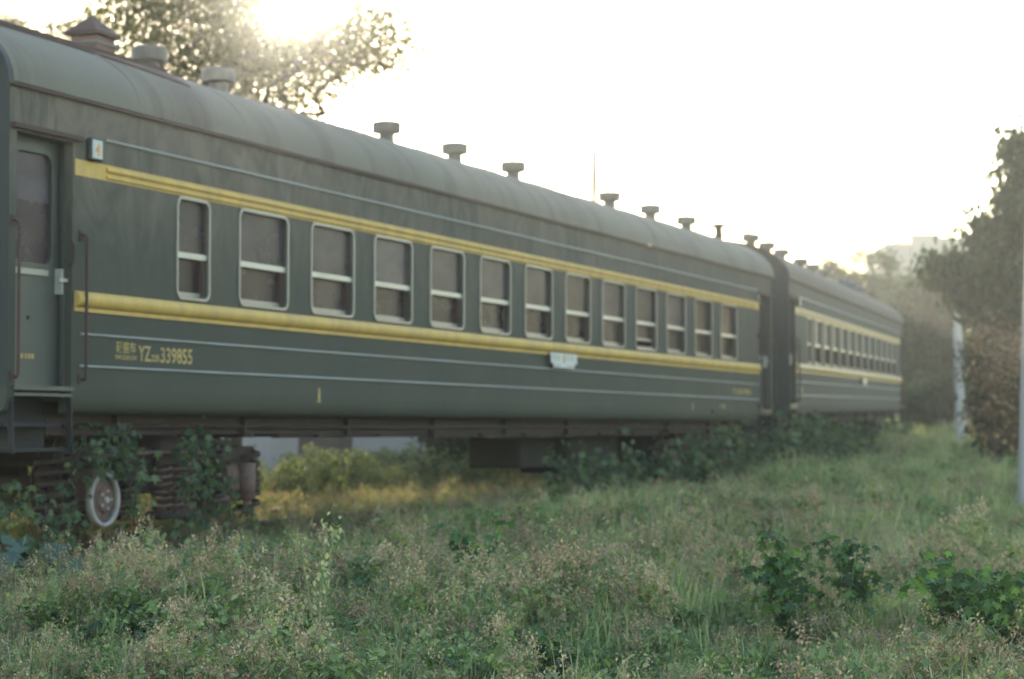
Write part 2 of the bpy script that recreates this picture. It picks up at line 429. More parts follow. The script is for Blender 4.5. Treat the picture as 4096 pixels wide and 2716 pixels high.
def make_bogie(root, xc, near=True):
    b = MB()
    for yy in (.52, 2.50):      # side frames, a dropped H beam between the axle boxes
        b.bevbox(xc - 1.75, xc + 1.75, yy, yy + .10, .62, .78, .02)
        b.bevbox(xc - .55, xc + .55, yy, yy + .10, .36, .62, .02)
        for s in (-1, 1):
            b.bevbox(xc + s * 1.2 - .62, xc + s * 1.2 - .50, yy, yy + .10, .34, .62, .02)
            b.bevbox(xc + s * 1.2 + .50, xc + s * 1.2 + .62, yy, yy + .10, .34, .62, .02)
    b.bevbox(xc - .25, xc + .25, .45, 2.65, .60, .98, .03)
    b.tube([(xc + .15, .44, .88), (xc + 1.2, .44, .80)], .028, 8)
    bg_ = b.build('bogie', 'under', root)
    for ax in (-1.2, 1.2):
        for yy, s in ((.80, -1), (2.30, 1)):
            m = MB().lathe((xc + ax, yy, .457), 'y', [(-.065, .10), (-.06, .19), (-.02, .21), (-.03, .36), (-.068, .40), (-.07, .455), (.05, .465), (.055, .49), (.075, .49), (.078, .1)], 36)
            wobj = m.build('wheel', 'under', bg_)
        MB().tube([(xc + ax, .66, .457), (xc + ax, 2.44, .457)], .08, 10).build('axle', 'under', bg_)
        # axle box with its two coil springs
        b = MB().bevbox(xc + ax - .15, xc + ax + .15, .42, .66, .30, .60, .03)
        b.lathe((xc + ax, .40, .45), 'y', [(0, .09), (.02, .115), (.05, .12)], 16)
        b.bevbox(xc + ax - .42, xc + ax + .42, .46, .62, .24, .31, .02)
        b.build('axle_box', 'hub', bg_)
        for s in (-1, 1):
            cx = xc + ax + s * (.66 if (s * ax > 0 and ax < 0) else .36); pts = []; rs = .16 if (s * ax > 0 and ax < 0) else .105
            for k in range(0, 85):
                a = k / 14 * 2 * math.pi
                pts.append((cx + rs * math.cos(a), .50 + rs * math.sin(a), .14 + .58 * k / 84))
            MB().tube(pts, .026, 6).build('coil_spring', 'under', bg_)
    # bolster springs at the middle
    for s in (-.22, 0, .22):
        pts = []
        for k in range(0, 73):
            a = k / 12 * 2 * math.pi
            pts.append((xc + s + .08 * math.cos(a), .43 + .08 * math.sin(a), .20 + .40 * k / 72))
        MB().tube(pts, .019, 5).build('coil_spring', 'hub', bg_)
    MB().bevbox(xc - .36, xc + .36, .33, .53, .12, .20, .02).build('spring_plank', 'under', bg_)
    m = MB()
    for s in (-1, 1):
        m.tube([(xc + s * .62, .60, .95), (xc + s * .66, .60, .55), (xc + s * .60, .60, .30)], .022, 6)
        m.bevbox(xc + s * .60 - .05, xc + s * .60 + .05, .66, .86, .30, .62, .015)
    m.tube([(xc - 1.6, .40, .70), (xc - .5, .38, .74), (xc + .6, .40, .72)], .018, 6); m.tube([(xc - 1.0, .36, .95), (xc + 1.5, .36, .93)], .024, 6)
    m.build('brake_rigging', 'hub', bg_)
    m = MB()   # bar linkage and shock absorber
    m.tube([(xc + 1.28, .36, .62), (xc + 1.28, .36, .26)], .085, 12); m.tube([(xc + 1.28, .36, .26), (xc + 1.28, .36, .12)], .045, 10)
    m.build('shock_absorber', 'hub', bg_)
    return bg_

def make_coach(far):
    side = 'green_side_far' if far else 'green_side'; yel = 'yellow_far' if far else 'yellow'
    root = empty('railway_coach')
    # ---- near side wall, one panel per bay with a real opening
    m = MB()
    edges = [.93] + [ (WIN[i][1] + WIN[i + 1][0]) / 2 for i in range(12)] + [22.67]
    edges[0] = .93
    for i, (a, b) in enumerate(WIN):
        panel(m, [(edges[i], 1.28), (edges[i + 1], 1.28), (edges[i + 1], EAVE), (edges[i], EAVE)], rrect(a, b, WZ0, WZ1, .09), 0, .12)
    for (a, b) in ((.10, .0), (23.5, 23.6)):
        a, b = min(a, b), max(a, b)
        m.add([(a, 0, 1.28), (b, 0, 1.28), (b, 0, EAVE), (a, 0, EAVE)], [(0, 1, 2, 3)])
    for (a, b) in ((.10, .90), (22.70, 23.50)):     # above the doors
        m.add([(a, 0, 3.33), (b, 0, 3.33), (b, 0, EAVE), (a, 0, EAVE)], [(0, 1, 2, 3)])
        m.box(a, b, 0.001, .14, 3.315, 3.33)
        m.box(a - .025, a, 0.001, .14, 1.28, 3.33); m.box(b, b + .025, 0.001, .14, 1.28, 3.33)
    for (a, b) in ((.90, .93), (22.67, 22.70)):
        m.add([(a, 0, 1.28), (b, 0, 1.28), (b, 0, EAVE), (a, 0, EAVE)], [(0, 1, 2, 3)])
    # lower edge turning in, without the door openings
    prof = [(0, 1.28), (.004, 1.20), (.02, 1.13), (.055, 1.09), (.12, 1.075)]
    for (a, b) in ((0, .10), (.90, 22.70), (23.50, LEN)):
        vs = [(x, y, z) for x in (a, b) for y, z in prof]
        n = len(prof); m.add(vs, [(k, k + 1, n + k + 1, n + k) for k in range(n - 1)], True)
        m.add([(x, y, z) for x in (a,) for y, z in prof] + [(a, .12, 1.28)], [tuple(range(n + 1))])
        m.add([(b, y, z) for y, z in prof] + [(b, .12, 1.28)], [tuple(range(n, -1, -1))])
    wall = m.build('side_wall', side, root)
    # far side wall with narrow slots above drawn blinds
    m = MB()
    slots = {4: .5, 7: .5}
    ex = list(np.linspace(0, LEN, 17))
    for i in range(16):
        a, b = ex[i], ex[i + 1]
        h = None
        if i in slots: h = rrect(a + .3, a + .3 + slots[i], 2.915, 2.94, .01, 2)
        panel(m, [(a, 1.1), (b, 1.1), (b, EAVE), (a, EAVE)], h, W, -.04)
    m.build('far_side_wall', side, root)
    # ---- end walls with gangway
    for x, s in ((0, -1), (LEN, 1)):
        m = MB(); pts = [(0, 1.1)] + [(W * (1 - math.cos(math.pi * k / 24)) / 2, roof_z(W * (1 - math.cos(math.pi * k / 24)) / 2) - .015) for k in range(25)] + [(W, 1.1)]
        vs = [(x - s * .01, y, z) for y, z in pts]; m.add(vs, [tuple(range(len(vs)))])
        m.box(x - .012 + s * .012, x + .012 + s * .012, .35, .42, 1.1, 3.9); m.box(x - .012 + s * .012, x + .012 + s * .012, 2.68, 2.75, 1.1, 3.9)
        m.build('end_wall', 'dark_green', root)
        m = MB()
        o = rrect(.78, 2.32, 1.18, 3.62, .25, 4)
        n = len(o); steps = 9; vs = []
        for k in range(steps):
            gsc = 1.0 if k % 2 == 0 else .93
            for (y, z) in o: vs.append((x + s * (.012 + .30 * k / (steps - 1)), 1.55 + (y - 1.55) * gsc, 2.4 + (z - 2.4) * gsc))
        fs = [(k * n + i, k * n + (i + 1) % n, (k + 1) * n + (i + 1) % n, (k + 1) * n + i) for k in range(steps - 1) for i in range(n)]
        fs += [tuple(range((steps - 1) * n, steps * n))]
        m.add(vs, fs); m.build('gangway_bellows', 'rubber', root)
        for yy in (.75, 2.35):
            MB().lathe((x + s * .012, yy, 1.06), 'x', [(0, .09), (s * .35, .07), (s * .36, .19), (s * .39, .19)], 14).build('buffer', 'under', root)
        m = MB(); m.bevbox(min(x + s * .02, x + s * .62), max(x + s * .02, x + s * .62), 1.40, 1.70, .78, 1.0, .03)
        m.build('coupler', 'under', root)
    # ---- roof
    m = MB(); n = 26; xs = [-.04, .06] + [LEN * i / 12 for i in range(1, 12)] + [LEN - .06, LEN + .04]
    vs = []
    for x in xs:
        for k in range(n + 1):
            y = -.03 + (W + .06) * (1 - math.cos(math.pi * k / n)) / 2
            t = (y - W / 2) / (W / 2 + .03); vs.append((x, y, EAVE + (RIDGE - EAVE) * math.sqrt(max(0, 1 - t * t))))
    fs = [(i * (n + 1) + k, i * (n + 1) + k + 1, (i + 1) * (n + 1) + k + 1, (i + 1) * (n + 1) + k) for i in range(len(xs) - 1) for k in range(n)]
    m.add(vs, fs, True)
    for xs_ in np.arange(1.9, LEN - .5, 1.95):
        vs = []
        for dx, dz in ((0, .002), (.012, .012), (.028, .012), (.04, .002)):
            for k in range(n + 1):
                y = -.03 + (W + .06) * (1 - math.cos(math.pi * k / n)) / 2
                t = (y - W / 2) / (W / 2 + .03); vs.append((xs_ + dx, y, EAVE + dz + (RIDGE - EAVE) * math.sqrt(max(0, 1 - t * t))))
        m.add(vs, [(i * (n + 1) + k, i * (n + 1) + k + 1, (i + 1) * (n + 1) + k + 1, (i + 1) * (n + 1) + k) for i in range(3) for k in range(n)], True)
    m.build('roof', 'roof_brown' if far else 'roof_grey', root)
    # dark end rims of the roof
    for x in (-.075, LEN + .005):
        m = MB(); vs = []
        for xx in (x, x + .07):
            for k in range(n + 1):
                y = -.045 + (W + .09) * (1 - math.cos(math.pi * k / n)) / 2
                t = (y - W / 2) / (W / 2 + .045); vs.append((xx, y, EAVE - .02 + (RIDGE + .035 - EAVE) * math.sqrt(max(0, 1 - t * t))))
        m.add(vs, [(k, k + 1, n + 2 + k, n + 1 + k) for k in range(n)], True)
        m.build('roof_rim', 'dark_green', root)
    # gutter under the roof edge
    m = MB(); m.box(-.04, LEN + .04, -.034, -.004, EAVE - .032, EAVE - .006); m.build('gutter', 'rust', root)
    # drip moulding above each door
    for a, b in ((.02, 1.0), (22.6, 23.55)):
        m = MB(); m.box(a, b, -.045, -.002, 3.335, 3.375); m.build('drip_rail', 'rust', root)
    # ---- mouldings
    m = MB(); bead(m, 1.38, 22.55, 3.395, .030, .020); bead(m, 1.02, 22.62, 1.738, .026, .018); bead(m, 1.02, 22.62, 1.472, .026, .018)
    m.build('moulding', 'bead', root)
    m = MB(); m.box(22.60, 22.64, -.02, -.001, 3.22, 3.38); m.build('lamp_bracket', 'frame_metal', root)
    m = MB(); m.box(.93, 22.69, -.004, -.001, 3.055, 3.190); bead(m, 1.40, 22.50, 3.145, .045, .022, -.004); bead(m, 1.40, 22.50, 3.085, .034, .016, -.004)
    m.build('upper_stripe', yel, root)
    m = MB(); bead(m, .93, 22.70, 2.028, .135, .055, -.003, 12); m.box(.93, 22.69, -.012, -.001, 1.925, 1.960)
    m.build('lower_stripe', yel, root)
    # ---- windows
    for k, (a, b) in enumerate(WIN):
        wdw = make_window(root, a, b, k, far)
        if not far and k in (1, 2, 4, 7, 9):
            mm = MB(); vs = []
            for i in range(13):
                x = a + .02 + (b - a - .04) * i / 12 * (1 if k in (4, 7) else .55)
                vs += [(x, .075 + .01 * math.sin(i * 2.2), WZ1 - .01), (x, .075 + .012 * math.sin(i * 2.2), WMID + .12 + .06 * math.cos(i / 12 * math.pi * 2))]
            mm.add(vs, [(2 * i, 2 * i + 2, 2 * i + 3, 2 * i + 1) for i in range(12)]); mm.build('curtain', 'curtain', wdw)
    # ---- doors
    for xd in (.10, 22.70):
        m = MB()
        outer = [(xd + .0, 1.30), (xd + .80, 1.30), (xd + .80, 3.32), (xd + .0, 3.32)]
        panel(m, outer, rrect(xd + .12, xd + .66, 2.29, 3.20, .10), .125, .03)
        for zz, hh in ((2.10, .012), (1.50, .012)):
            pass
        d = m.build('door', 'green_door', root)
        mm = MB(); ringframe(mm, rrect(xd + .085, xd + .695, 2.255, 3.235, .12), rrect(xd + .125, xd + .655, 2.295, 3.195, .09), .106, .126)
        mm.build('window_frame', 'green_door', d)
        mm = MB(); mm.box(xd + .12, xd + .62, .108, .145, 2.20, 2.25); mm.build('window_ledge', 'frame_metal', d)
        mm = MB(); mm.box(xd + .12, xd + .66, .141, .146, 2.80, 3.20); mm.build('pane', 'glass_upper', d)
        mm = MB(); mm.box(xd + .12, xd + .66, .146, .151, 2.29, 2.80); mm.build('pane', 'glass_lower', d)
        mm = MB(); mm.box(xd + .735, xd + .765, .060, .124, 2.06, 2.27); mm.box(xd + .685, xd + .815, .040, .059, 2.16, 2.19); mm.build('handle', 'rail_metal', d)
        mm = MB(); mm.lathe((xd + .36, .124, 1.85), 'y', [(0, .018), (-.008, .016)], 10); mm.build('keyhole', 'rust', d)
        # posts of the door frame
        mm = MB(); mm.box(xd - .0, xd + .035, .04, .122, 1.30, 3.31); mm.box(xd + .765, xd + .80, .06, .088, 1.30, 3.31); mm.build('door_frame', 'green_door', root)
        # threshold and steps
        mm = MB(); mm.box(xd - .04, xd + .80, -.03, .30, 1.262, 1.297); mm.box(xd - .02, xd + .80, -.012, .10, 1.215, 1.240); mm.build('threshold', 'green_door', root)
        st = MB()
        for i, (zz, yy) in enumerate(((1.0, .06), (.80, -.01))):
            st.box(xd - .02, xd + .78, yy + .02, yy + .26, zz - .03, zz)
            st.box(xd - .02, xd + .78, yy + .255, yy + .275, zz - .03, zz + .26)
        so = st.build('steps', 'rubber', root)
        MB().box(xd - .02, xd + .78, .28, .30, .78, 1.20).build('riser_panel', 'rubber', so)
        for xx in (xd - .045, xd + .783):
            MB().add([(xx, -.03, .76), (xx + .016, -.03, .76), (xx + .016, -.01, 1.20), (xx, -.01, 1.20), (xx, .02, .76), (xx + .016, .02, .76), (xx + .016, .04, 1.20), (xx, .04, 1.20)],
                   [(0, 1, 2, 3), (7, 6, 5, 4), (0, 3, 7, 4), (1, 5, 6, 2), (3, 2, 6, 7), (0, 4, 5, 1)]).build('side_plate', 'rubber', so)
        # grab rails on each side
        for gx_, z0, z1 in ((xd + .925, 1.36, 2.56), (xd - .045, 1.36, 2.60)):
            mm = MB(); mm.tube([(gx_, .0, z0), (gx_, -.05, z0), (gx_, -.062, z0 + .03), (gx_, -.062, z1 - .03), (gx_, -.05, z1), (gx_, .0, z1)], .014, 8)
            mm.box(gx_ - .03, gx_ + .03, -.012, -.001, z0 - .04, z0 + .05); mm.box(gx_ - .03, gx_ + .03, -.012, -.001, z1 - .05, z1 + .04)
            mm.build('grab_rail', 'rust', root)
    m = MB(); m.tube([(.885, .01, 2.3), (.885, -.03, 2.32), (.885, -.03, 2.46), (.885, .0, 2.5)], .012); m.build('hook', 'rust', root)
    # ---- roof vents
    if far: vs = [(.55, ''), (2.6, ''), (4.6, ''), (7.56, ''), (9.55, ''), (11.6, ''), (15.6, 'blue'), (17.4, 'blue'), (19.3, 'blue'), (22.8, 'pipe')]
    else: vs = [(3.42, ''), (4.75, ''), (8.78, ''), (10.84, ''), (12.87, ''), (16.91, ''), (18.95, ''), (20.95, ''), (22.95, 'pipe')]
    for x, k in vs: make_vent(root, x, .80, k)
    # ---- underframe
    m = MB()
    m.box(.98, LEN - .98, .30, W - .12, .90, 1.10)
    for x in np.arange(1.5, 22.5, 1.5): m.box(x, x + .08, .28, W - .10, .87, .899)
    m.box(5.2, 18.4, .34, .42, .86, .8999)
    m.build('underframe', 'under', root)
    m = MB(); m.tube([(1.2, .26, .98), (8, .26, .97), (14, .26, .98), (22.2, .26, .97)], .022, 6); pass
    for x in np.arange(2.0, 22, 2.3): m.box(x, x + .04, .235, .30, .88, 1.07)
    m.build('brake_pipe', 'under', root)
    if not far:
        for a, b, z0, y0 in ((13.9, 15.3, .40, 1.1), (15.4, 17.6, .30, .9)):
            MB().bevbox(a, b, y0, y0 + .8, z0, .838, .03).build('underfloor_box', 'rubber', root)  # near-black boxes standing in for the deep shade under the coach
    else:
        MB().bevbox(9.0, 14.0, .35, 1.2, .30, .838, .03).build('underfloor_box', 'under', root)
    for xc in (3.3, LEN - 3.3): make_bogie(root, xc)
    # ---- interior: floor, seats back to back, luggage rack
    m = MB(); m.box(.2, LEN - .2, .16, W - .16, 1.24, 1.27); m.build('floor', 'interior', root)
    for xp in (1.0, 3.3, 21.9): MB().box(xp, xp + .04, .14, W - .14, 1.28, 3.88).build('partition', 'interior', root)
    for i in range(13):
        x = 3.48 + 1.5 * i
        if x > 21.8: break
        m = MB(); m.bevbox(x - .06, x + .06, .16, 1.25, 1.55, 2.42, .02); m.bevbox(x - .45, x + .45, .16, 1.25, 1.60, 1.72, .02)
        m.bevbox(x - .06, x + .06, 1.85, 2.95, 1.55, 2.42, .02); m.bevbox(x - .45, x + .45, 1.85, 2.95, 1.60, 1.72, .02)
        m.build('seat', 'seat_vinyl', root)
    m = MB(); m.box(3.4, 21.8, .14, .55, 3.10, 3.12); m.build('luggage_rack', 'interior', root)
    # ---- lettering
    Y = -.0015
    if not far:
        text('硬座车', .105, 1.587, 1.612, Y, 'letter', root, 'lettering', .315)
        text('YINGZUOCHE', .05, 1.56, 1.548, Y, 'letter', root, 'lettering', .36)
        text('YZ', .19, 1.945, 1.545, Y, 'letter', root, 'lettering', .205)
        text('22B', .085, 2.16, 1.545, Y, 'letter', root, 'lettering', .13)
        text('339855', .19, 2.315, 1.540, Y, 'letter', root, 'lettering', .555)
        text('YZ 22B 339855', .12, 20.95, 1.555, Y, 'letter', root, 'lettering', 1.20)
        text('118', .09, 20.2, 1.30, Y, 'letter', root, 'lettering', .30)
        m = MB(); m.box(5.41, 5.455, -.003, -.001, 1.245, 1.37); m.box(5.39, 5.475, -.003, -.001, 1.225, 1.240); m.box(18.6, 18.66, -.003, -.001, 1.25, 1.37); m.build('jacking_mark', 'letter', root)
        m = MB()
        for k in range(4): m.box(.36 + .05 * k, .395 + .05 * k, .1225, .1245, 1.52, 1.56)
        m.build('door_marking', 'letter', root)
    else:
        text('YZ 22B', .15, 1.30, 1.54, Y, 'letter', root, 'lettering', .6)
        MB().box(12.2, 13.1, -.062, -.055, 1.79, 1.96).build('destination_board', 'bead', root)
    # number box beside the door
    m = MB(); m.bevbox(1.085, 1.275, -.055, -.001, 3.195, 3.385, .012); nb = m.build('number_box', 'dark_green', root)
    MB().box(1.105, 1.255, -.060, -.0555, 3.215, 3.370).build('number_plate', 'white_plate', nb)
    if not far:
        text('4', .15, 1.142, 3.238, -.0615, 'orange', nb, 'numeral', .075)
        m = MB(); m.box(12.02, 13.02, -.066, -.058, 1.815, 1.955); m.box(12.12, 12.92, -.066, -.058, 1.76, 1.8145)
        pb = m.build('destination_board', 'white_plate', root)
        m = MB()    # worn strokes of the route names, unreadable in the photo
        for x0 in (12.10, 12.25, 12.60, 12.78):
            m.box(x0, x0 + .015, -.068, -.0665, 1.85, 1.935); m.box(x0 + .06, x0 + .075, -.068, -.0665, 1.85, 1.935); m.box(x0 + .016, x0 + .059, -.068, -.0665, 1.885, 1.895)
        m.box(12.16, 12.38, -.068, -.0665, 1.775, 1.79); m.box(12.62, 12.86, -.068, -.0665, 1.775, 1.79)
        m.build('board_lettering', 'bead', pb)
        m = MB(); m.box(12.47, 12.55, -.068, -.0665, 1.83, 1.94); m.build('board_arrow', 'letter', pb)
        # rusty walkway and cowled chimney on the near end of the roof
        m = MB(); vs = []
        for x, dz in ((-.1, -.015), (3.25, 0)):
            vs += [(x, .50, 4.275 + dz), (x, .50, 4.33 + dz), (x, 1.05, 4.50), (x, 1.05, 4.46)]
        m.add(vs, [(0, 1, 5, 4), (1, 2, 6, 5), (2, 3, 7, 6), (3, 0, 4, 7), (0, 3, 2, 1), (4, 5, 6, 7)])
        vs = []; nn = 14
        for i in range(nn + 1):
            x = .3 + 2.95 * i / nn; y0 = .56 - .30 * (i / nn) ** 1.6
            for yy, dz in ((y0, -.01), (y0 - .004, .035), ((y0 + .66) / 2, .035), (.66, .035)): vs.append((x, yy, roof_z(yy) + dz))
        m.add(vs, [(i * 4 + k, i * 4 + k + 1, i * 4 + k + 5, i * 4 + k + 4) for i in range(nn) for k in range(3)] + [(nn * 4, nn * 4 + 1, nn * 4 + 2, nn * 4 + 3)])
        m.build('roof_walkway', 'rust', root)
        m = MB(); m.bevbox(2.52, 2.86, .82, 1.10, 4.24, 4.56, .02); ch = m.build('roof_chimney', 'rust_light', root)
        m = MB(); m.bevbox(2.50, 2.88, .80, 1.12, 4.47, 4.505, .01); m.build('collar', 'vent_grey', ch)
        x0, x1, y0, y1, zc = 2.49, 2.90, .79, 1.13, 4.563
        m = MB(); m.add([(x0, y0, zc), (x1, y0, zc), (x1, y1, zc), (x0, y1, zc), (2.66, .96, zc + .20), (x0, y0, zc + .035), (x1, y0, zc + .035), (x1, y1, zc + .035), (x0, y1, zc + .035)],
                        [(3, 2, 1, 0), (0, 1, 6, 5), (1, 2, 7, 6), (2, 3, 8, 7), (3, 0, 5, 8), (5, 6, 4), (6, 7, 4), (7, 8, 4), (8, 5, 4)]); m.build('cowl', 'rust', ch)
    return root

c1 = make_coach(False)
tag(c1, 'dark green coach with yellow stripes, nearest to the camera, number 4 plate and 339855 lettering', 'railway coach', 'green railway coaches parked on the overgrown track')
# white-rimmed pulley disc beside the near bogie
def ring_disc():
    root = c1
    m = MB(); c = (1.93, .335, .335)
    m.lathe(c, 'y', [(-.005, .205), (-.03, .205), (-.035, .235), (.03, .235), (.035, .2)], 40)
    # open the middle: build as ring instead
    m = MB(); n = 40; vs = []
    for rr, yy in ((.200, -.02), (.205, -.032), (.232, -.032), (.236, -.02), (.236, .03), (.200, .03)):
        for k in range(n):
            a = 2 * math.pi * k / n; vs.append((c[0] + rr * math.cos(a), c[1] + yy, c[2] + rr * math.sin(a)))
    m.add(vs, [(i * n + k, i * n + (k + 1) % n, ((i + 1) % 6) * n + (k + 1) % n, ((i + 1) % 6) * n + k) for i in range(6) for k in range(n)], True)
    r = m.build('brake_wheel', 'ring_white', root)
    m = MB(); m.lathe(c, 'y', [(-.03, .045), (-.028, .10), (.0, .115), (.01, .19), (.025, .2)], 30); m.build('hub', 'hub', r)
    m = MB()
    for k in range(5):
        a = k * 1.2566; m.lathe((c[0] + .08 * math.cos(a), c[1] - .028, c[2] + .08 * math.sin(a)), 'y', [(0, .014), (-.014, .013)], 8)
    m.lathe((c[0], c[1] - .03, c[2]), 'y', [(0, .03), (-.02, .026)], 12)
    m.build('bolt', 'ring_white', r)
ring_disc()
c2 = make_coach(True)
tag(c2, 'second green coach with brown roof, coupled behind on the bend, row of half-lowered blinds', 'railway coach', 'green railway coaches parked on the overgrown track')
c2.location = (25.611, .193, .125); c2.rotation_euler = (0, -R(.6), R(6.04))

# ------------------------------------------------------------------ track
def curve_y(x): return 0 if x < 22 else .00205 * (x - 22) ** 2
def rail(yo, lab):
    m = MB(); prof = [(-.065, -.16), (-.065, -.145), (-.012, -.12), (-.012, -.045), (-.036, -.035), (-.036, 0), (.036, 0), (.036, -.035), (.012, -.045), (.012, -.12), (.065, -.145), (.065, -.16)]
    xs = list(range(-40, 100, 2)); vs = []
    for x in xs:
        zz = .0 if x < 20 else .0095 * (x - 20)
        for y, z in prof: vs.append((x, 1.55 + yo + curve_y(x) + y, z + zz))
    n = len(prof)
    m.add(vs, [(i * n + k, i * n + (k + 1) % n, (i + 1) * n + (k + 1) % n, (i + 1) * n + k) for i in range(len(xs) - 1) for k in range(n)])
    o = m.build('rail', 'steel_rail'); tag(o, lab, 'rail', 'rails under the coaches')
rail(-.75, 'rusty rail on the near side of the track under the coaches')
rail(.75, 'rusty rail on the far side of the track under the coaches')
m = MB()
for i in range(-30, 140):
    x = i * .6; zz = .0 if x < 20 else .0095 * (x - 20); y = 1.55 + curve_y(x)
    m.box(x - .11, x + .11, y - 1.25, y + 1.25, -.32 + zz, -.165 + zz)
tag(m.build('sleepers', 'sleeper'), kind='structure')

# ------------------------------------------------------------------ foliage helpers (vectorised)
def rot_mats(yaw, tilt, roll):
    cy, sy, ct, st, cr, sr = np.cos(yaw), np.sin(yaw), np.cos(tilt), np.sin(tilt), np.cos(roll), np.sin(roll)
    z = np.zeros_like(yaw); o = np.ones_like(yaw)
    Rz = np.stack([cy, -sy, z, sy, cy, z, z, z, o], -1).reshape(-1, 3, 3)
    Rx = np.stack([o, z, z, z, ct, -st, z, st, ct], -1).reshape(-1, 3, 3)
    Ry = np.stack([cr, z, sr, z, o, z, -sr, z, cr], -1).reshape(-1, 3, 3)
    return Rz @ Rx @ Ry
LEAF = (np.array([(0, 0, 0), (.30, .35, .05), (0, .42, 0), (-.30, .35, .05), (.22, .7, .0), (-.22, .7, .0), (0, 1, -.12)]),
        [(0, 1, 2), (0, 2, 3), (1, 4, 2), (2, 5, 3), (2, 4, 6), (2, 6, 5)])
QUAD = (np.array([(0, 0, 0), (.32, .45, .06), (0, 1, 0), (-.32, .45, .06)]), [(0, 1, 2, 3)])
def palm():
    pts = [(0, 0, 0)]; 
    for a, r in ((-140, .35), (-115, .62), (-80, .3), (-55, .85), (-28, .42), (0, 1.0), (28, .42), (55, .85), (80, .3), (115, .62), (140, .35)):
        pts.append((math.sin(R(a)) * r, .35 + math.cos(R(a)) * r * .75, -.12 * r * r))
    v = np.array(pts); f = [(0, i, i + 1) for i in range(1, 11)]
    return v, f
PALM = palm()
def broad():
    v = []; f = []
    for i in range(7):
        q = i / 6; w_ = .42 * math.sin(math.pi * min(1, q * .93 + .05)) ** .7 * (1 - .25 * q)
        for j in range(5):
            p_ = (j - 2) / 2; v.append((p_ * w_ + .02 * math.sin(i * 2.1 + j), q, .30 * q * (1 - q) * 2 - .28 * q * q - .10 * abs(p_) * (1 + .5 * math.sin(i * 1.7)) + .03 * math.sin(i * 3 + j * 2)))
    for i in range(6):
        for j in range(4): a = i * 5 + j; f.append((a, a + 1, a + 6, a + 5))
    return np.array(v), f
BROAD = broad()
def scatter(tpl, pos, mats, scale):
    tv, tf = tpl; n = len(pos)
    V = (np.einsum('nij,kj->nki', mats, tv) * scale[:, None, None] + pos[:, None, :]).reshape(-1, 3)
    k = len(tv)
    F = []
    base = np.arange(n) * k
    out = []
    for f in tf: out.append(base[:, None] + np.array(f)[None, :])
    return V, out, k
def mesh_from(name, parts, mats):
    """parts: list of (V, list of face arrays, tint per vertex, material index, smooth)"""
    vs = []; tl = []; ls = []; off = 0; mi = []; tint = []; total = 0
    for V, Fs, T, M in parts:
        vs.append(V); tint.append(T)
        for F in Fs:
            F = np.asarray(F) + off; tl.append(F.ravel()); ls.append(np.full(len(F), F.shape[1])); mi.append(np.full(len(F), M))
        off += len(V)
    vs = np.concatenate(vs); tl = np.concatenate(tl); ls = np.concatenate(ls); mi = np.concatenate(mi); tint = np.concatenate(tint)
    me = bpy.data.meshes.new(name)
    me.vertices.add(len(vs)); me.vertices.foreach_set('co', vs.astype(np.float32).ravel())
    me.loops.add(len(tl)); me.loops.foreach_set('vertex_index', tl.astype(np.int32))
    me.polygons.add(len(ls)); me.polygons.foreach_set('loop_start', np.concatenate([[0], np.cumsum(ls)[:-1]]).astype(np.int32))
    me.polygons.foreach_set('material_index', mi.astype(np.int32))
    for m_ in mats: me.materials.append(MAT[m_])
    a = me.attributes.new('tint', 'FLOAT', 'POINT'); a.data.foreach_set('value', tint.astype(np.float32))
    me.update(calc_edges=True); me.validate()
    return me
def leaves(tpl, pos, size, rg, tint=None, tilt=(.2, 1.1), jit=.35, mat=0, yaw=None):
    n = len(pos)
    yw = rg.uniform(0, 2 * math.pi, n) if yaw is None else yaw
    mats = rot_mats(yw, rg.uniform(-tilt[1], tilt[0], n), rg.uniform(-.6, .6, n))
    sc = size * rg.uniform(1 - jit, 1 + jit, n)
    V, F, k = scatter(tpl, pos, mats, sc)
    T = np.repeat(rg.uniform(0, 1, n) if tint is None else tint, k)
    return (V, F, T, mat)
def limb_arrays(segs, n=5):
    """segs: list of (p0, p1, r0, r1)"""
    if not segs: return None
    P0 = np.array([s[0] for s in segs]); P1 = np.array([s[1] for s in segs]); r0 = np.array([s[2] for s in segs]); r1 = np.array([s[3] for s in segs])
    d = P1 - P0; d /= (np.linalg.norm(d, axis=1, keepdims=True) + 1e-9)
    ref = np.where(np.abs(d[:, 2:3]) < .9, np.array([[0, 0, 1.]]), np.array([[1., 0, 0]]))
    a = np.cross(d, ref); a /= np.linalg.norm(a, axis=1, keepdims=True); b = np.cross(d, a)
    t = np.arange(n) * 2 * np.pi / n
    ring = a[:, None, :] * np.cos(t)[None, :, None] + b[:, None, :] * np.sin(t)[None, :, None]
    V = np.concatenate([P0[:, None] + ring * r0[:, None, None], P1[:, None] + ring * r1[:, None, None]], 1)
    base = np.arange(len(segs)) * 2 * n
    F = [np.stack([base + k, base + (k + 1) % n, base + n + (k + 1) % n, base + n + k], 1) for k in range(n)]
    return V.reshape(-1, 3), F, np.full(len(segs) * 2 * n, .5), 0

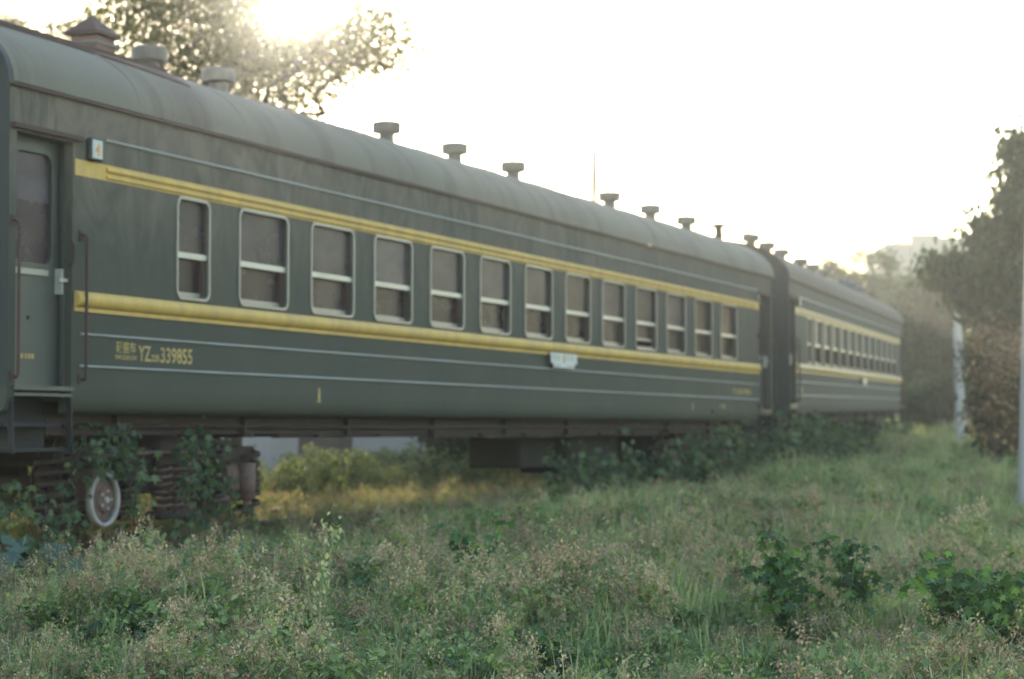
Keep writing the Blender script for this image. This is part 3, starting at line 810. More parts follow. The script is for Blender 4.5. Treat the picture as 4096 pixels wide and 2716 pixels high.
def tree(name, label, loc, lobes, ntips, nleaf, lsize, trunk_h, trunk_r, leafm='leaf_tree', seed=1, rotz=0., volp=.8, tpl=LEAF, spread=.28,
         tilt=(.4, 1.2), holes=(), cat='tree', group=None, stems=None, extra_tips=None, trunk_pts=None):
    rg = np.random.default_rng(seed)
    root = empty(name, loc, (0, 0, rotz)); tag(root, label, cat, group)
    vol = np.array([l[3] * l[4] * l[5] for l in lobes]) ** volp
    pick = rg.choice(len(lobes), ntips, p=vol / vol.sum())
    L_ = np.array(lobes)[pick]
    u = rg.normal(size=(ntips, 3)); u /= np.linalg.norm(u, axis=1, keepdims=True)
    rad = rg.uniform(.25, 1, ntips) ** .45
    tips = L_[:, :3] + u * L_[:, 3:6] * rad[:, None]
    if extra_tips is not None: tips = np.concatenate([tips, extra_tips])
    for (hx, hz, hr) in holes:
        tips = tips[np.hypot(tips[:, 0] - hx, tips[:, 2] - hz) > hr]
    tips = tips[tips[:, 2] > .15]
    # skeleton
    if trunk_pts is None:
        trunk_pts = [np.array([.06 * math.sin(3 * t) * trunk_h * .3, .05 * math.cos(2 * t) * trunk_h * .3 - .05 * trunk_h * .3, trunk_h * t]) for t in np.linspace(0, 1, 7)]
    nodes = [np.array(p_, float) for p_ in trunk_pts]; par = [-1] + list(range(len(nodes) - 1)); load = [0] * len(nodes)
    order = np.argsort(np.linalg.norm(tips - nodes[-1], axis=1))
    twig = []
    for ti in order:
        t = tips[ti]; A = np.array(nodes)
        dv = t - A; dist = np.linalg.norm(dv, axis=1)
        cost = dist + .9 * np.maximum(0, -dv[:, 2]) + np.where(np.arange(len(A)) < len(trunk_pts) // 2, 1.2, 0)
        j = int(np.argmin(cost)); d = dist[j]
        if d < .05: continue
        k = max(1, int(d / .45)); prev = j; p0 = A[j]
        side_ = rg.normal(size=3) * .10 * d
        for s in range(1, k + 1):
            q = s / k; pt = p0 + (t - p0) * q + side_ * math.sin(math.pi * q) + np.array([0, 0, .12 * d * math.sin(math.pi * q)])
            nodes.append(pt); par.append(prev); load.append(0); prev = len(nodes) - 1
        twig.append(prev)
    for tnode in twig:
        j = tnode
        while j >= 0: load[j] += 1; j = par[j]
    mx = max(load[0], 1)
    rr = [max(.006, trunk_r * (l_ / mx) ** .5) for l_ in load]
    ts = []; ls_ = []
    for i in range(1, len(nodes)):
        seg = (nodes[par[i]], nodes[i], rr[par[i]] if par[i] >= len(trunk_pts) or i < len(trunk_pts) else rr[i] * 1.1, rr[i])
        ts.append(seg)
    me = mesh_from('trunk', [limb_arrays(ts, 6)], ['bark'])
    me.polygons.foreach_set('use_smooth', [True] * len(me.polygons))
    o = bpy.data.objects.new('trunk', me); COL.objects.link(o); o.parent = root
    # leaves along the twigs
    A = np.array(nodes); tw = np.array(twig)
    src = rg.choice(len(tw), nleaf); back = rg.uniform(0, 1, nleaf) ** 1.3
    p1 = A[tw[src]]; p0 = A[np.array([par[t] for t in tw])[src]]
    pos = p1 + (p0 - p1) * back[:, None] + rg.normal(size=(nleaf, 3)) * spread * np.array([1, 1, .8])
    for (hx, hz, hr) in holes:
        pos = pos[np.hypot(pos[:, 0] - hx, pos[:, 2] - hz) > hr * rg.uniform(.6, 1.1, len(pos))]
    pos = pos[pos[:, 2] > .02]
    cl = rg.uniform(0, 1, len(tw))
    me = mesh_from('crown', [leaves(tpl, pos, lsize, rg, None, tilt)], [leafm])
    o = bpy.data.objects.new('crown', me); COL.objects.link(o); o.parent = root
    return root, A, rr

RZ = YAW - R(90)      # local x axis of the trees points to the right of the picture, so their outlines can be described
def gz(x, y): return float(ground_h(x, y))

def at(px, dist):
    """a ground point at this distance, px in the 2365-pixel-wide photograph (only used to read off positions)"""
    cp = math.cos(PITCH)
    dx = cp * math.cos(YAW) + math.sin(YAW) * (px - 1182.5) / 4969.3
    dy = cp * math.sin(YAW) - math.cos(YAW) * (px - 1182.5) / 4969.3
    x = CAM.x + dx * dist; y = CAM.y + dy * dist
    return (x, y, gz(x, y))
# ---- big backlit tree behind the near coach
D = 33.; K = 4969. / D
def lp(px, py, y=0.): return ((px - 540) / K, y, .9487 + (990 - py) / K)
loc = at(540, D); z0 = loc[2]
def lobe(px, py, rx, rz, ry=1.2, y=0.): a = lp(px, py, y); return (a[0], a[1], a[2] - z0, rx / K, ry, rz / K)
lob = [lobe(320, 60, 90, 110, 1.0), lobe(300, 170, 60, 70, .7), lobe(420, 60, 110, 110, 1.1, -.3), lobe(400, 190, 90, 70, .8), lobe(500, 140, 100, 110, 1.1, -.3), lobe(560, 60, 110, 100, 1.2),
       lobe(580, 190, 110, 80, .9), lobe(610, 110, 90, 60, .9), lobe(700, 150, 90, 70, .9, .2), lobe(690, 235, 55, 40, .5), lobe(760, 80, 90, 60, .8), lobe(820, 125, 60, 35, .5), lobe(860, 40, 60, 35, .5),
       lobe(520, -110, 220, 110, 1.4), lobe(740, -90, 160, 80, 1.0), lobe(300, -60, 90, 60, .8)]
ext = []
for a, b in (((840, 110), (985, 118)), ((800, 60), (975, 100)), ((860, 140), (930, 150)), ((820, 100), (960, 85)), ((850, 150), (905, 165)), ((880, 40), (945, 8)), ((700, 200), (745, 262)), ((760, 180), (820, 205)), ((250, 60), (205, 20))):
    for q in (0, .2, .35, .5, .65, .8, .9, 1.):
        p_ = lp(a[0] + (b[0] - a[0]) * q, a[1] + (b[1] - a[1]) * q - 18 * math.sin(math.pi * q)); ext.append((p_[0], rng.uniform(-.1, .1), p_[2] - z0))
hl = lp(665, 10)
tree('leafy_tree', 'big backlit leafy tree rising behind the roof of the near coach, sun shining through it', loc, lob, 760, 66000, .062, 4.6, .10, 'leaf_tree', 3, RZ,
     spread=.27, volp=.55, holes=((hl[0], hl[2] - z0, .36), (hl[0] + .25, hl[2] - z0 + .3, .36)), extra_tips=np.array(ext), group=None)
# smaller thin tree at the top left edge
D = 44.; K = 4969. / D
loc = at(60, D); z0 = loc[2]
def lobe2(px, py, rx, rz, ry, px0, kk, z0): return ((px - px0) / kk, 0, .9487 + (990 - py) / kk - z0, rx / kk, ry, rz / kk)
lob = [lobe2(130, 75, 50, 45, .8, 60, K, z0), lobe2(60, 75, 45, 40, .8, 60, K, z0), lobe2(0, 60, 50, 40, .9, 60, K, z0), lobe2(-70, 50, 70, 60, 1., 60, K, z0), lobe2(200, 60, 40, 50, .6, 60, K, z0)]
tree('thin_tree', 'thin sparse treetop at the left edge, behind the rusty roof walkway', loc, lob, 170, 9000, .07, 5.6, .08, 'leaf_tree', 5, RZ, spread=.16)

# ---- trees beyond the far end of the second coach
def bg_tree(name, label, px, D, lobs, nt_, nl, ls, th, tr, lm, seed, group='trees beyond the far coach', **kw):
    kk = 4969. / D; loc = at(px, D); z0 = loc[2]
    return tree(name, label, loc, [lobe2(a, b, rx, rz, ry, px, kk, z0) for a, b, rx, rz, ry in lobs], nt_, nl, ls, th, tr, lm, seed, RZ, group=group, **kw)
bg_tree('feathery_tree', 'thin feathery tree above the far coach roof, left of the twin-topped one', 1925, 84, [(1925, 625, 26, 30, .6), (1940, 650, 45, 25, .8), (1900, 590, 8, 28, .2)], 60, 2200, .13, 4.3, .1, 'leaf_far', 11, spread=.2)
bg_tree('feathery_tree', 'open feathery tree with two pointed tops, in front of the pale building', 2010, 82, [(1990, 610, 25, 40, .6), (2045, 595, 28, 28, .6), (2010, 650, 60, 30, .9), (2003, 570, 8, 25, .2), (1960, 670, 60, 35, .9)], 110, 4600, .13, 4.2, .12, 'leaf_far', 12, spread=.2)
bg_tree('broad_tree', 'rounded green tree just right of the far coach roof', 2110, 76, [(2110, 720, 65, 75, 1.3), (2080, 800, 60, 90, 1.2), (2130, 660, 40, 40, .9), (2120, 860, 60, 90, 1.2)], 240, 13000, .15, 3.4, .14, 'leaf_far', 13, spread=.3)
bg_tree('broad_tree', 'dark green bushy tree left of the pair of grey poles', 2180, 72, [(2175, 730, 45, 90, 1.2), (2165, 850, 50, 100, 1.2), (2200, 680, 30, 60, .8)], 220, 12000, .15, 3.2, .14, 'leaf_dark', 14, spread=.3)
bg_tree('broad_tree', 'hazy green tree behind the pole at the edge of the wood', 2150, 105, [(2160, 690, 80, 65, 2.), (2230, 640, 70, 60, 2.), (2130, 800, 90, 120, 2.)], 240, 9000, .22, 5., .2, 'leaf_far', 15, spread=.45)
bg_tree('broad_tree', 'hazy tree low behind the roof of the far coach', 1950, 110, [(1960, 700, 110, 45, 2.), (2040, 690, 60, 50, 1.6), (1930, 760, 100, 80, 2.)], 200, 8000, .22, 5., .2, 'leaf_far', 16, spread=.45)
bg_tree('broad_tree', 'hazy green tree behind the big dark tree on the right', 2290, 90, [(2290, 700, 90, 90, 2.), (2330, 820, 80, 120, 2.), (2250, 850, 70, 110, 2.)], 240, 9000, .2, 4., .2, 'leaf_far', 17, spread=.4)
bg_tree('broad_tree', 'large tree in the haze at the right edge', 2420, 84, [(2420, 640, 110, 100, 2.), (2420, 820, 110, 140, 2.)], 200, 8000, .2, 4.6, .2, 'leaf_far', 18, spread=.4)
bg_tree('low_bush', 'dark bush at the foot of the trees beside the far coach end', 2140, 68, [(2120, 930, 60, 45, 1.2), (2180, 920, 50, 55, 1.2)], 160, 9000, .12, .8, .06, 'leaf_dark', 19, spread=.22, cat='bush', group='bushes at the edge of the wood')
# ---- big dark tree on the right, with a browning lower part
D = 43.; K = 4969. / D; px0 = 2300
big = [(2350, 330, 22, 50, .4), (2352, 400, 35, 45, .5), (2345, 480, 60, 55, .8), (2290, 520, 50, 55, .8), (2300, 600, 90, 80, 1.1), (2190, 600, 40, 50, .6), (2230, 640, 60, 50, .9), (2350, 650, 90, 90, 1.2), (2420, 560, 90, 150, 1.2), (2300, 700, 90, 55, 1.0)]
bg_tree('large_leaved_tree', 'tall dark large-leaved tree at the right edge, its top pointed', px0, D, big, 330, 10500, .17, 4.2, .13, 'leaf_dark', 21, group=None, spread=.20, tilt=(-.6, 2.2))
bg_tree('browning_shrub', 'tall shrub of dry brown and green leaves under the dark tree', 2290, 42, [(2300, 810, 50, 75, .9), (2285, 900, 40, 80, .8), (2330, 880, 50, 110, .9), (2298, 980, 45, 55, .8), (2350, 970, 60, 60, .8), (2330, 780, 60, 60, .8)], 200, 1700, .13, 1.8, .06, 'leaf_autumn', 22, cat='shrub', group=None, spread=.16)
bg_tree('green_shrub', 'dark green shrub growing through the brown leaves on the right', 2310, 42.8, [(2305, 840, 60, 90, .9), (2292, 960, 45, 70, .8), (2350, 960, 60, 70, .8), (2280, 800, 40, 60, .6)], 260, 9500, .12, 1.8, .06, 'leaf_dark', 23, cat='shrub', group=None, spread=.18)
# ---- dark bushes behind the track, seen under the coaches
def bush(px, D, w, h, n, ls, lm, seed, label, name='bush'):
    loc = at(px, D)
    lob = [(-.25 * w, 0, h * .45, .32 * w, .5, h * .45), (.2 * w, .1, h * .5, .34 * w, .5, h * .5), (0, -.2, h * .35, .3 * w, .5, h * .35)]
    tree(name, label, loc, lob, 60, n, ls, h * .3, .03, lm, seed, RZ, spread=.12, cat='bush', group='bushes seen beneath the coaches')
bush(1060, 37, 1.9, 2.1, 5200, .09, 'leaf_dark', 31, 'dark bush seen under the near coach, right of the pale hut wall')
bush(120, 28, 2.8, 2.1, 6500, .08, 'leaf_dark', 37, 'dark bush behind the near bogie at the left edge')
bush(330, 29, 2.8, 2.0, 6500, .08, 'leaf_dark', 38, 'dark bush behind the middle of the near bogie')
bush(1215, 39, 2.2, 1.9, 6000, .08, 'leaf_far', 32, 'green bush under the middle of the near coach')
bush(1350, 43, 2.4, 1.8, 5200, .09, 'leaf_dark', 33, 'dark bush behind the dark underfloor boxes of the near coach')
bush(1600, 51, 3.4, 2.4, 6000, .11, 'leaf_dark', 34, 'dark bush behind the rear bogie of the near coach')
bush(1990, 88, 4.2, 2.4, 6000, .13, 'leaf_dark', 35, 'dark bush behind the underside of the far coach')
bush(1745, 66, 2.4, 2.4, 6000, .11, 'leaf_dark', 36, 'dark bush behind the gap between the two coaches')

# ------------------------------------------------------------------ hut behind the track
hutm = empty('hut', (0, 0, 0)); tag(hutm, 'low grey plastered hut behind the track, seen under the near coach', 'hut')
h0 = Vector(at(500, 43)); h1 = Vector(at(977, 43)); d = (h1 - h0).normalized(); ang = math.atan2(d.y, d.x); LN = (h1 - h0).length
hutm.location = (h0.x, h0.y, -.6); hutm.rotation_euler = (0, 0, ang)
Kh = 4969 / 43.
m = MB(); 
for a, b in ((0, (690 - 500) / Kh), ((815 - 500) / Kh, LN)): m.box(a, b, 0, .25, 0, 2.9)
m.box(0, LN, 2.6, 2.85, 0, 2.9); m.box(0, .25, .25, 2.6, 0, 2.9); m.box(LN - .25, LN, .25, 2.6, 0, 2.9)
m.box((690 - 500) / Kh, (815 - 500) / Kh, 0.002, .248, 2.4, 2.9)
m.build('wall', 'plaster', hutm)
MB().box((690 - 500) / Kh, (815 - 500) / Kh, .16, .2, 0, 2.4).build('door', 'dark_wall', hutm)
MB().box(-.2, LN + .2, -.25, 3.1, 2.905, 3.02).build('roof', 'tile_roof', hutm)

# ------------------------------------------------------------------ far building, mast, poles, wires
D = 150.; K = 4969. / D
b0 = at(2050, D); bl = empty('apartment_building', (b0[0], b0[1], 0), (0, 0, RZ)); tag(bl, 'pale flat-roofed building fading into the haze above the trees', 'building')
m = MB(); h = lambda py: .95 + (990 - py) / K
m.box(0, 55 / K, 0, 9, 0, h(562)); m.box(55.2 / K, 118.8 / K, -.5, 9, 0, h(540)); m.box(119 / K, 262 / K, .3, 9, 0, h(545)); m.box(10 / K, 40 / K, 2, 6, h(562) + .01, h(553))
m.build('wall', 'building', bl)
for fl in range(4):
    for k in range(6):
        zz = 1.6 + fl * 3.1; xx = .25 + k * 1.28
        y0 = -.06 if xx < 55 / K - .7 else (-.56 if 56 / K < xx < 118 / K - .7 else (.24 if xx > 119 / K else None))
        if y0 is None: continue
        MB().box(xx, xx + .65, y0, y0 + .055, zz, zz + 1.4).build('window', 'dark_window', bl)
D = 72.; K = 4969. / D
b0 = at(1373, D); ma = empty('radio_mast', b0, (0, 0, RZ)); tag(ma, 'thin lattice radio mast behind the near coach roof', 'mast')
m = MB(); H = (990 - 345) / K + .95 - b0[2]
for sx, sy in ((-1, -1), (1, -1), (0, 1)): m.tube([(sx * .22, sy * .16, 0), (sx * .05, sy * .04, H)], .035, 4)
for i in range(26):
    z = H * i / 26; wv = .22 - .17 * i / 26; s = 1 if i % 2 else -1
    m.tube([(s * wv, -wv * .7, z), (-s * wv, -wv * .7, z + H / 26)], .018, 4)
m.tube([(0, 0, 0), (0, 0, H + 1.2)], [.06, .035], 6)
m.build('lattice', 'wire_mat', ma)
for dx, z0_, l_ in ((.16, H - 1.4, .5), (-.17, H - .8, .4), (.15, H - 2.2, .5)):
    MB().bevbox(dx - .04, dx + .04, -.05, .05, z0_, z0_ + l_, .02).build('antenna', 'wire_mat', ma)
    
def pole(name, lab, px, D, top_px, h, r0, r1, grp):
    a = Vector(at(px, D)); lean = (top_px - px) / (4969. / D)
    po = empty(name, a, (0, 0, RZ)); tag(po, lab, 'utility pole', grp)
    n = 8; pts = [(lean * i / n, 0, -.3 + (h + .3) * i / n) for i in range(n + 1)]
    MB().tube(pts, [r0 + (r1 - r0) * i / n for i in range(n + 1)], 16).build('shaft', 'concrete', po)
    return po, a + Vector((0, 0, h)), lean
G = 'grey concrete poles in the weeds'
p1, t1, _ = pole('utility_pole', 'slim grey pole rising into the dark tree, left one of the close pair', 2213, 60, 2206, 5.6, .10, .075, G)
p2, t2, _ = pole('utility_pole', 'slim grey pole leaning against its neighbour, right one of the close pair', 2225, 60.3, 2210, 5.3, .10, .075, G)
p3, t3, _ = pole('utility_pole', 'thick pale concrete pole leaning at the right edge of the photo', 2362, 31, 2400, 6.6, .135, .10, G)
def wire(a, b, sag, lab, r=.035):
    m = MB(); a = Vector(a); b = Vector(b)
    pts = [a.lerp(b, i / 24) - Vector((0, 0, sag * 4 * (i / 24) * (1 - i / 24))) for i in range(25)]
    m.tube(pts, r, 4); tag(m.build('overhead_wire', 'wire_mat'), lab, 'wire', 'faint overhead wires')
e = Vector(at(1500, 95)); f_ = Vector(at(2380, 58))
wire((e.x, e.y, 9.6), (f_.x, f_.y, 8.0), .3, 'upper of two faint wires crossing the sky to the right-hand tree')
wire((e.x, e.y, 9.3), (f_.x + .2, f_.y, 7.75), .35, 'lower of two faint wires crossing the sky to the right-hand tree')

# ------------------------------------------------------------------ vines and individual plants
def vine(name, label, paths, n, size, mat, seed, tpl=PALM, spread=.10, cat='vine', group=None, tilt=(-.5, 1.9)):
    """paths: polylines of stems; leaves scattered round them"""
    rg = np.random.default_rng(seed)
    base = Vector(paths[0][0]); root = empty(name, base); tag(root, label, cat, group)
    m = MB(); P = []
    for pth in paths:
        pts = [Vector(p_) - base for p_ in pth]; sm_ = []
        for i in range(len(pts) - 1):
            for q in range(6): sm_.append(pts[i].lerp(pts[i + 1], q / 6) + Vector(rg.normal(size=3) * .012))
        sm_.append(pts[-1]); m.tube(sm_, .007, 5); P += [tuple(s) for s in sm_]
    m.build('stem', 'bark', root)
    P = np.array(P); pos = P[rg.choice(len(P), n)] + rg.normal(size=(n, 3)) * spread * np.array([1, .6, 1])
    me = mesh_from('leaves', [leaves(tpl, pos, size, rg, None, tilt)], [mat])
    o = bpy.data.objects.new('leaves', me); COL.objects.link(o); o.parent = root
VG = 'vines climbing on the coaches'
vine('climbing_vine', 'leafy vine hanging over the white-rimmed wheel at the near bogie', [[(1.05, .25, -.2), (1.1, .2, .4), (1.3, .12, .8), (1.7, .08, .9)], [(2.25, .2, -.2), (2.15, .15, .5), (2.0, .1, .8)], [(1.3, .12, .78), (1.75, .1, .70), (2.1, .1, .66)], [(1.7, .1, .85), (2.3, .15, .75)]], 230, .070, 'leaf_vine', 41, spread=.11, group=VG)
vine('climbing_vine', 'vine climbing the middle of the near bogie up to the underframe', [[(2.9, .15, -.2), (3.0, .12, .4), (3.1, .10, .95)], [(3.4, .15, -.2), (3.35, .1, .5), (3.2, .1, .85)]], 200, .07, 'leaf_vine', 42, spread=.10, group=VG)
vine('climbing_vine', 'dark vine under the steps at the left edge', [[(.1, .1, -.2), (.2, .1, .3), (.3, .1, .45)], [(.6, .1, -.2), (.7, .1, .35)], [(1.0, .1, -.2), (.95, .05, .3)]], 130, .07, 'leaf_vine', 43, spread=.12, group=VG)
vine('climbing_vine', 'thin vine over the right-hand springs of the near bogie', [[(4.0, .2, -.2), (3.95, .2, .4), (3.8, .2, .7)], [(4.6, .3, -.2), (4.5, .28, .2)]], 110, .06, 'leaf_vine', 44, spread=.08, group=VG)
for k, (x, h, n, lab) in enumerate(((12.9, .62, 260, 'leafy vines hanging below the middle of the near coach'), (15.0, .6, 240, 'low vines creeping over the dark underfloor box of the near coach'), (17.4, .65, 260, 'tangle of vines in front of the dark boxes under the near coach'), (18.9, .85, 300, 'vines over the rear bogie of the near coach, left half'), (20.4, .95, 300, 'vines over the rear bogie of the near coach, right half'),
                                    (22.2, .85, 330, 'vines under the rear door of the near coach'))):
    ps = [[(x + dx, .0 - .25 * abs(dx), -.15), (x + dx * 1.1, -.12, h * .5), (x + dx * 1.3 + .1, -.1, h * (1 - .25 * abs(dx)))] for dx in (-.7, -.35, 0, .3, .65)]
    vine('climbing_vine', lab, ps, n, .10, 'leaf_vine', 50 + k, spread=.16, group=VG)
for k, (x, h, n, lab) in enumerate(((24.6, 1.05, 560, 'large vine heaped in front of the gap between the coaches'), (26.3, 1.0, 560, 'large vine heap under the near door of the far coach'), (28.3, .85, 420, 'vine heap against the first bogie of the far coach'), (30.4, .6, 260, 'low vine heap beside the dark space under the far coach'))):
    yb = curve_y(x) + .0
    ps = [[(x + dx, yb - .4, .0), (x + dx * 1.1, yb - .25, h * .5), (x + dx * 1.2 + .1, yb - .15, h * (1 - .2 * abs(dx)))] for dx in (-1.0, -.6, -.2, .25, .6, .95)]
    vine('climbing_vine', lab, ps, n, .13, 'leaf_vine', 60 + k, spread=.2, group=VG)
for k, (x, h, lab) in enumerate(((33.5, .75, 'low vines at the middle of the far coach'), (38.0, .6, 'low vines towards the end of the far coach'), (44.0, .8, 'vines at the far end of the far coach'))):
    yb = .19 + (x - 25.6) * math.tan(R(6.04))
    ps = [[(x + dx, yb - .5, .1), (x + dx, yb - .3, .1 + h * .6), (x + dx * 1.1, yb - .2, .1 + h)] for dx in (-1.6, -.9, -.3, .4, 1.0, 1.6)]
    vine('climbing_vine', lab, ps, 520, .15, 'leaf_vine', 70 + k, spread=.22, group=VG)

def plant(name, label, px, D, h, w, n, size, mat, seed, tpl=PALM, cat='plant', group=None, tilt=(-.2, 1.3), nst=7, bot=.25):
    a = at(px, D); rg = np.random.default_rng(seed); root = empty(name, a, (0, 0, RZ)); tag(root, label, cat, group)
    m = MB(); P = []
    for s in range(nst):
        t = rg.uniform(0, 2 * math.pi); r = w * rg.uniform(.3, 1) / 2
        hh = h * rg.uniform(.65, 1)
        pts = [(0, 0, -.05), (r * .3 * math.cos(t), r * .3 * math.sin(t), hh * .5), (r * .75 * math.cos(t), r * .75 * math.sin(t), hh * .9), (r * math.cos(t), r * math.sin(t), hh * .95)]
        m.tube(pts, [.006, .005, .0035, .002], 5)
        pv_ = [Vector(q) for q in pts]
        for q in np.linspace(bot, .999, 10):
            i = int(q * 3); P.append(tuple(pv_[i].lerp(pv_[i + 1], q * 3 - i)))
    m.build('stem', 'stem_green', root)
    P = np.array(P); pos = P[rg.choice(len(P), n)] + rg.normal(size=(n, 3)) * w * .085
    me = mesh_from('leaves', [leaves(tpl, pos, size, rg, None, tilt)], [mat]); o = bpy.data.objects.new('leaves', me); COL.objects.link(o); o.parent = root
plant('hop_plant', 'dark lobed-leaf plant standing up in the weeds, right of centre', 1840, 14.2, .92, .75, 420, .062, 'leaf_hop', 81, nst=9, bot=.2)
plant('hop_plant', 'bright shoots of lobed leaves spreading right of the dark plant', 1940, 14.0, .90, .45, 150, .06, 'leaf_hop', 82, nst=5, bot=.5)
plant('hop_plant', 'large dark lobed-leaf plant at the lower right edge', 2325, 12.6, .74, 1.15, 1000, .066, 'leaf_hop', 83, nst=12, bot=.1)
plant('hop_plant', 'low dark lobed-leaf plant beside the one at the lower right edge', 2205, 12.9, .62, .6, 300, .062, 'leaf_hop', 84, nst=8, bot=.15)
plant('hop_plant', 'small bright lobed-leaf plant in the middle of the weeds', 1100, 15.5, .74, .4, 90, .075, 'leaf_hop', 85, nst=5, bot=.3)
plant('hop_plant', 'small lobed-leaf plant low in the middle foreground', 1290, 11.6, .50, .4, 80, .07, 'leaf_hop', 86, nst=5, bot=.3)
plant('broad_leaved_plant', 'big-leaved bluish plant at the left edge beside the bogie', 40, 16.5, .60, .55, 22, .30, 'leaf_broad', 87, tpl=BROAD, nst=8, bot=.5, tilt=(-.1, .9))
plant('broad_leaved_plant', 'big-leaved bluish plant below the first at the left edge', 85, 15.4, .50, .6, 22, .26, 'leaf_broad', 88, tpl=BROAD, nst=8, bot=.5, tilt=(-.1, .9))
plant('tall_weed', 'tall yellow-green weed with branching top, left of centre in the foreground', 738, 12.3, 1.05, .34, 150, .034, 'grass_green', 89, tpl=LEAF, nst=4, bot=.3)
plant('grey_leaved_weed', 'bluish grey arching weed in front of the near track', 620, 16.2, .42, .7, 90, .09, 'leaf_broad', 90, tpl=LEAF, nst=8, bot=.3)
plant('grey_leaved_weed', 'bluish grey arching weed just right of the first one', 730, 16.0, .42, .7, 90, .09, 'leaf_broad', 91, tpl=LEAF, nst=8, bot=.3)

# ------------------------------------------------------------------ ground cover (stuff), instanced tufts on one point cloud per kind
src = bpy.data.collections.new('weed_kinds')
def src_obj(name, parts, mats):
    me = mesh_from(name, parts, mats); o = bpy.data.objects.new(name, me); src.objects.link(o); return o
def blades(rg, n, h, r, wd, lean):
    V = []; F4 = []; F3 = []; T = []
    for i in range(n):
        a = rg.uniform(0, 6.283); rr = r * math.sqrt(rg.uniform()); b = rg.uniform(0, 6.283); hh = h * rg.uniform(.5, 1.1); L_ = lean * rg.uniform(.2, 1.2) * hh; ww = wd * rg.uniform(.6, 1.3)
        px, py = rr * math.cos(a), rr * math.sin(a); dx, dy = math.cos(b), math.sin(b); o = len(V)
        for q in (0, .4, .75):
            w_ = ww * (1 - q * .5); cx, cy = px + dx * L_ * q * q, py + dy * L_ * q * q
            V += [(cx - dy * w_, cy + dx * w_, hh * q), (cx + dy * w_, cy - dx * w_, hh * q)]
        V.append((px + dx * L_, py + dy * L_, hh * (1 - .15 * lean)))
        F4 += [(o, o + 1, o + 3, o + 2), (o + 2, o + 3, o + 5, o + 4)]; F3.append((o + 4, o + 5, o + 6)); u_ = rg.uniform(); T += [u_ * .5, u_ * .5, u_ * .55 + .1, u_ * .55 + .1, u_ * .6 + .25, u_ * .6 + .25, u_ * .6 + .4]
    return np.array(V), [np.array(F4), np.array(F3)], np.array(T)
def stems(rg, n, h, r):
    segs = []; P = []
    for i in range(n):
        a = rg.uniform(0, 6.283); hh = h * rg.uniform(.7, 1.1); p0 = np.array([rg.normal() * .02, rg.normal() * .02, 0]); p1 = np.array([r * math.cos(a) * .5, r * math.sin(a) * .5, hh * .55]); p2 = np.array([r * math.cos(a), r * math.sin(a), hh])
        segs += [(p0, p1, .004, .003), (p1, p2, .003, .0015)]; P.append((p0, p1, p2))
        for k in range(4):
            q = rg.uniform(.3, 1); b = p1 + (p2 - p1) * q; t = b + np.array([rg.normal() * .07, rg.normal() * .07, .06]); segs.append((b, t, .002, .001)); P.append((b, (b + t) / 2, t))
    return segs, P
kinds = []
for s in range(3):
    rg = np.random.default_rng(100 + s)
    V, F, T = blades(rg, 30, .46, .10, .0042, .42); kinds.append(src_obj('a_grass_%d' % s, [(V, F, T, 0)], ['grass_green']))
for s in range(2):
    rg = np.random.default_rng(110 + s)
    V, F, T = blades(rg, 26, .56, .08, .0028, .32); kinds.append(src_obj('b_dry_grass_%d' % s, [(V, F, T, 0)], ['grass_dry']))
for s in range(3):      # leafy weed
    rg = np.random.default_rng(120 + s); sg, P = stems(rg, 6, .38, .11); n = 150
    pos = []
    for i in range(n):
        p_ = P[rg.integers(len(P))]; q = rg.uniform(.1, 1); pos.append((p_[0] if q < .5 else p_[1]) * (1 - (q * 2) % 1) + (p_[1] if q < .5 else p_[2]) * ((q * 2) % 1) + rg.normal(size=3) * .012)
    la = limb_arrays(sg, 3); kinds.append(src_obj('c_leafy_weed_%d' % s, [leaves(LEAF, np.array(pos), .038, rg, None, (.2, 1.0)), (la[0], la[1], la[2], 0)], ['leaf_weed']))
for s in range(3):      # seed head weed
    rg = np.random.default_rng(130 + s); sg, P = stems(rg, 4, .52, .09)
    pos = []
    for i in range(17):
        p_ = P[rg.integers(len(P))]; q = rg.uniform(.3, 1) ** .7; c_ = p_[1] + (p_[2] - p_[1]) * q + rg.normal(size=3) * .012
        pos += [c_ + rg.normal(size=3) * np.array([.014, .014, .019]) for j in range(15)]
    pl = []
    for i in range(70):
        p_ = P[rg.integers(len(P))]; pl.append(p_[0] + (p_[1] - p_[0]) * rg.uniform() + rg.normal(size=3) * .02)
    la = limb_arrays(sg, 3)
    L1 = leaves(QUAD, np.array(pos), .016, rg, None, (1.5, 1.5)); L2 = leaves(LEAF, np.array(pl), .036, rg, None, (.2, 1.0), mat=1)
    kinds.append(src_obj('d_seed_weed_%d' % s, [L1, L2, (la[0], la[1], la[2], 0)], ['seed', 'leaf_weed']))
for s in range(2):      # low lobed leaves
    rg = np.random.default_rng(140 + s); n = 34
    pos = np.stack([rg.normal(size=n) * .11, rg.normal(size=n) * .11, rg.uniform(.05, .27, n)], 1)
    kinds.append(src_obj('e_lobed_leaves_%d' % s, [leaves(PALM, pos, .072, rg, None, (.2, .9))], ['leaf_hop']))
for s in range(2):      # sunlit yellow-green tall weeds behind the track
    rg = np.random.default_rng(150 + s); sg, P = stems(rg, 6, .75, .2); n = 200
    pos = []
    for i in range(n):
        p_ = P[rg.integers(len(P))]; q = rg.uniform(0, 1); pos.append(p_[0] * (1 - q) + p_[2] * q + rg.normal(size=3) * .03)
    la = limb_arrays(sg, 3); kinds.append(src_obj('f_tall_weed_%d' % s, [leaves(LEAF, np.array(pos), .055, rg, None, (.3, 1.2)), (la[0], la[1], la[2], 0)], ['leaf_sunny']))
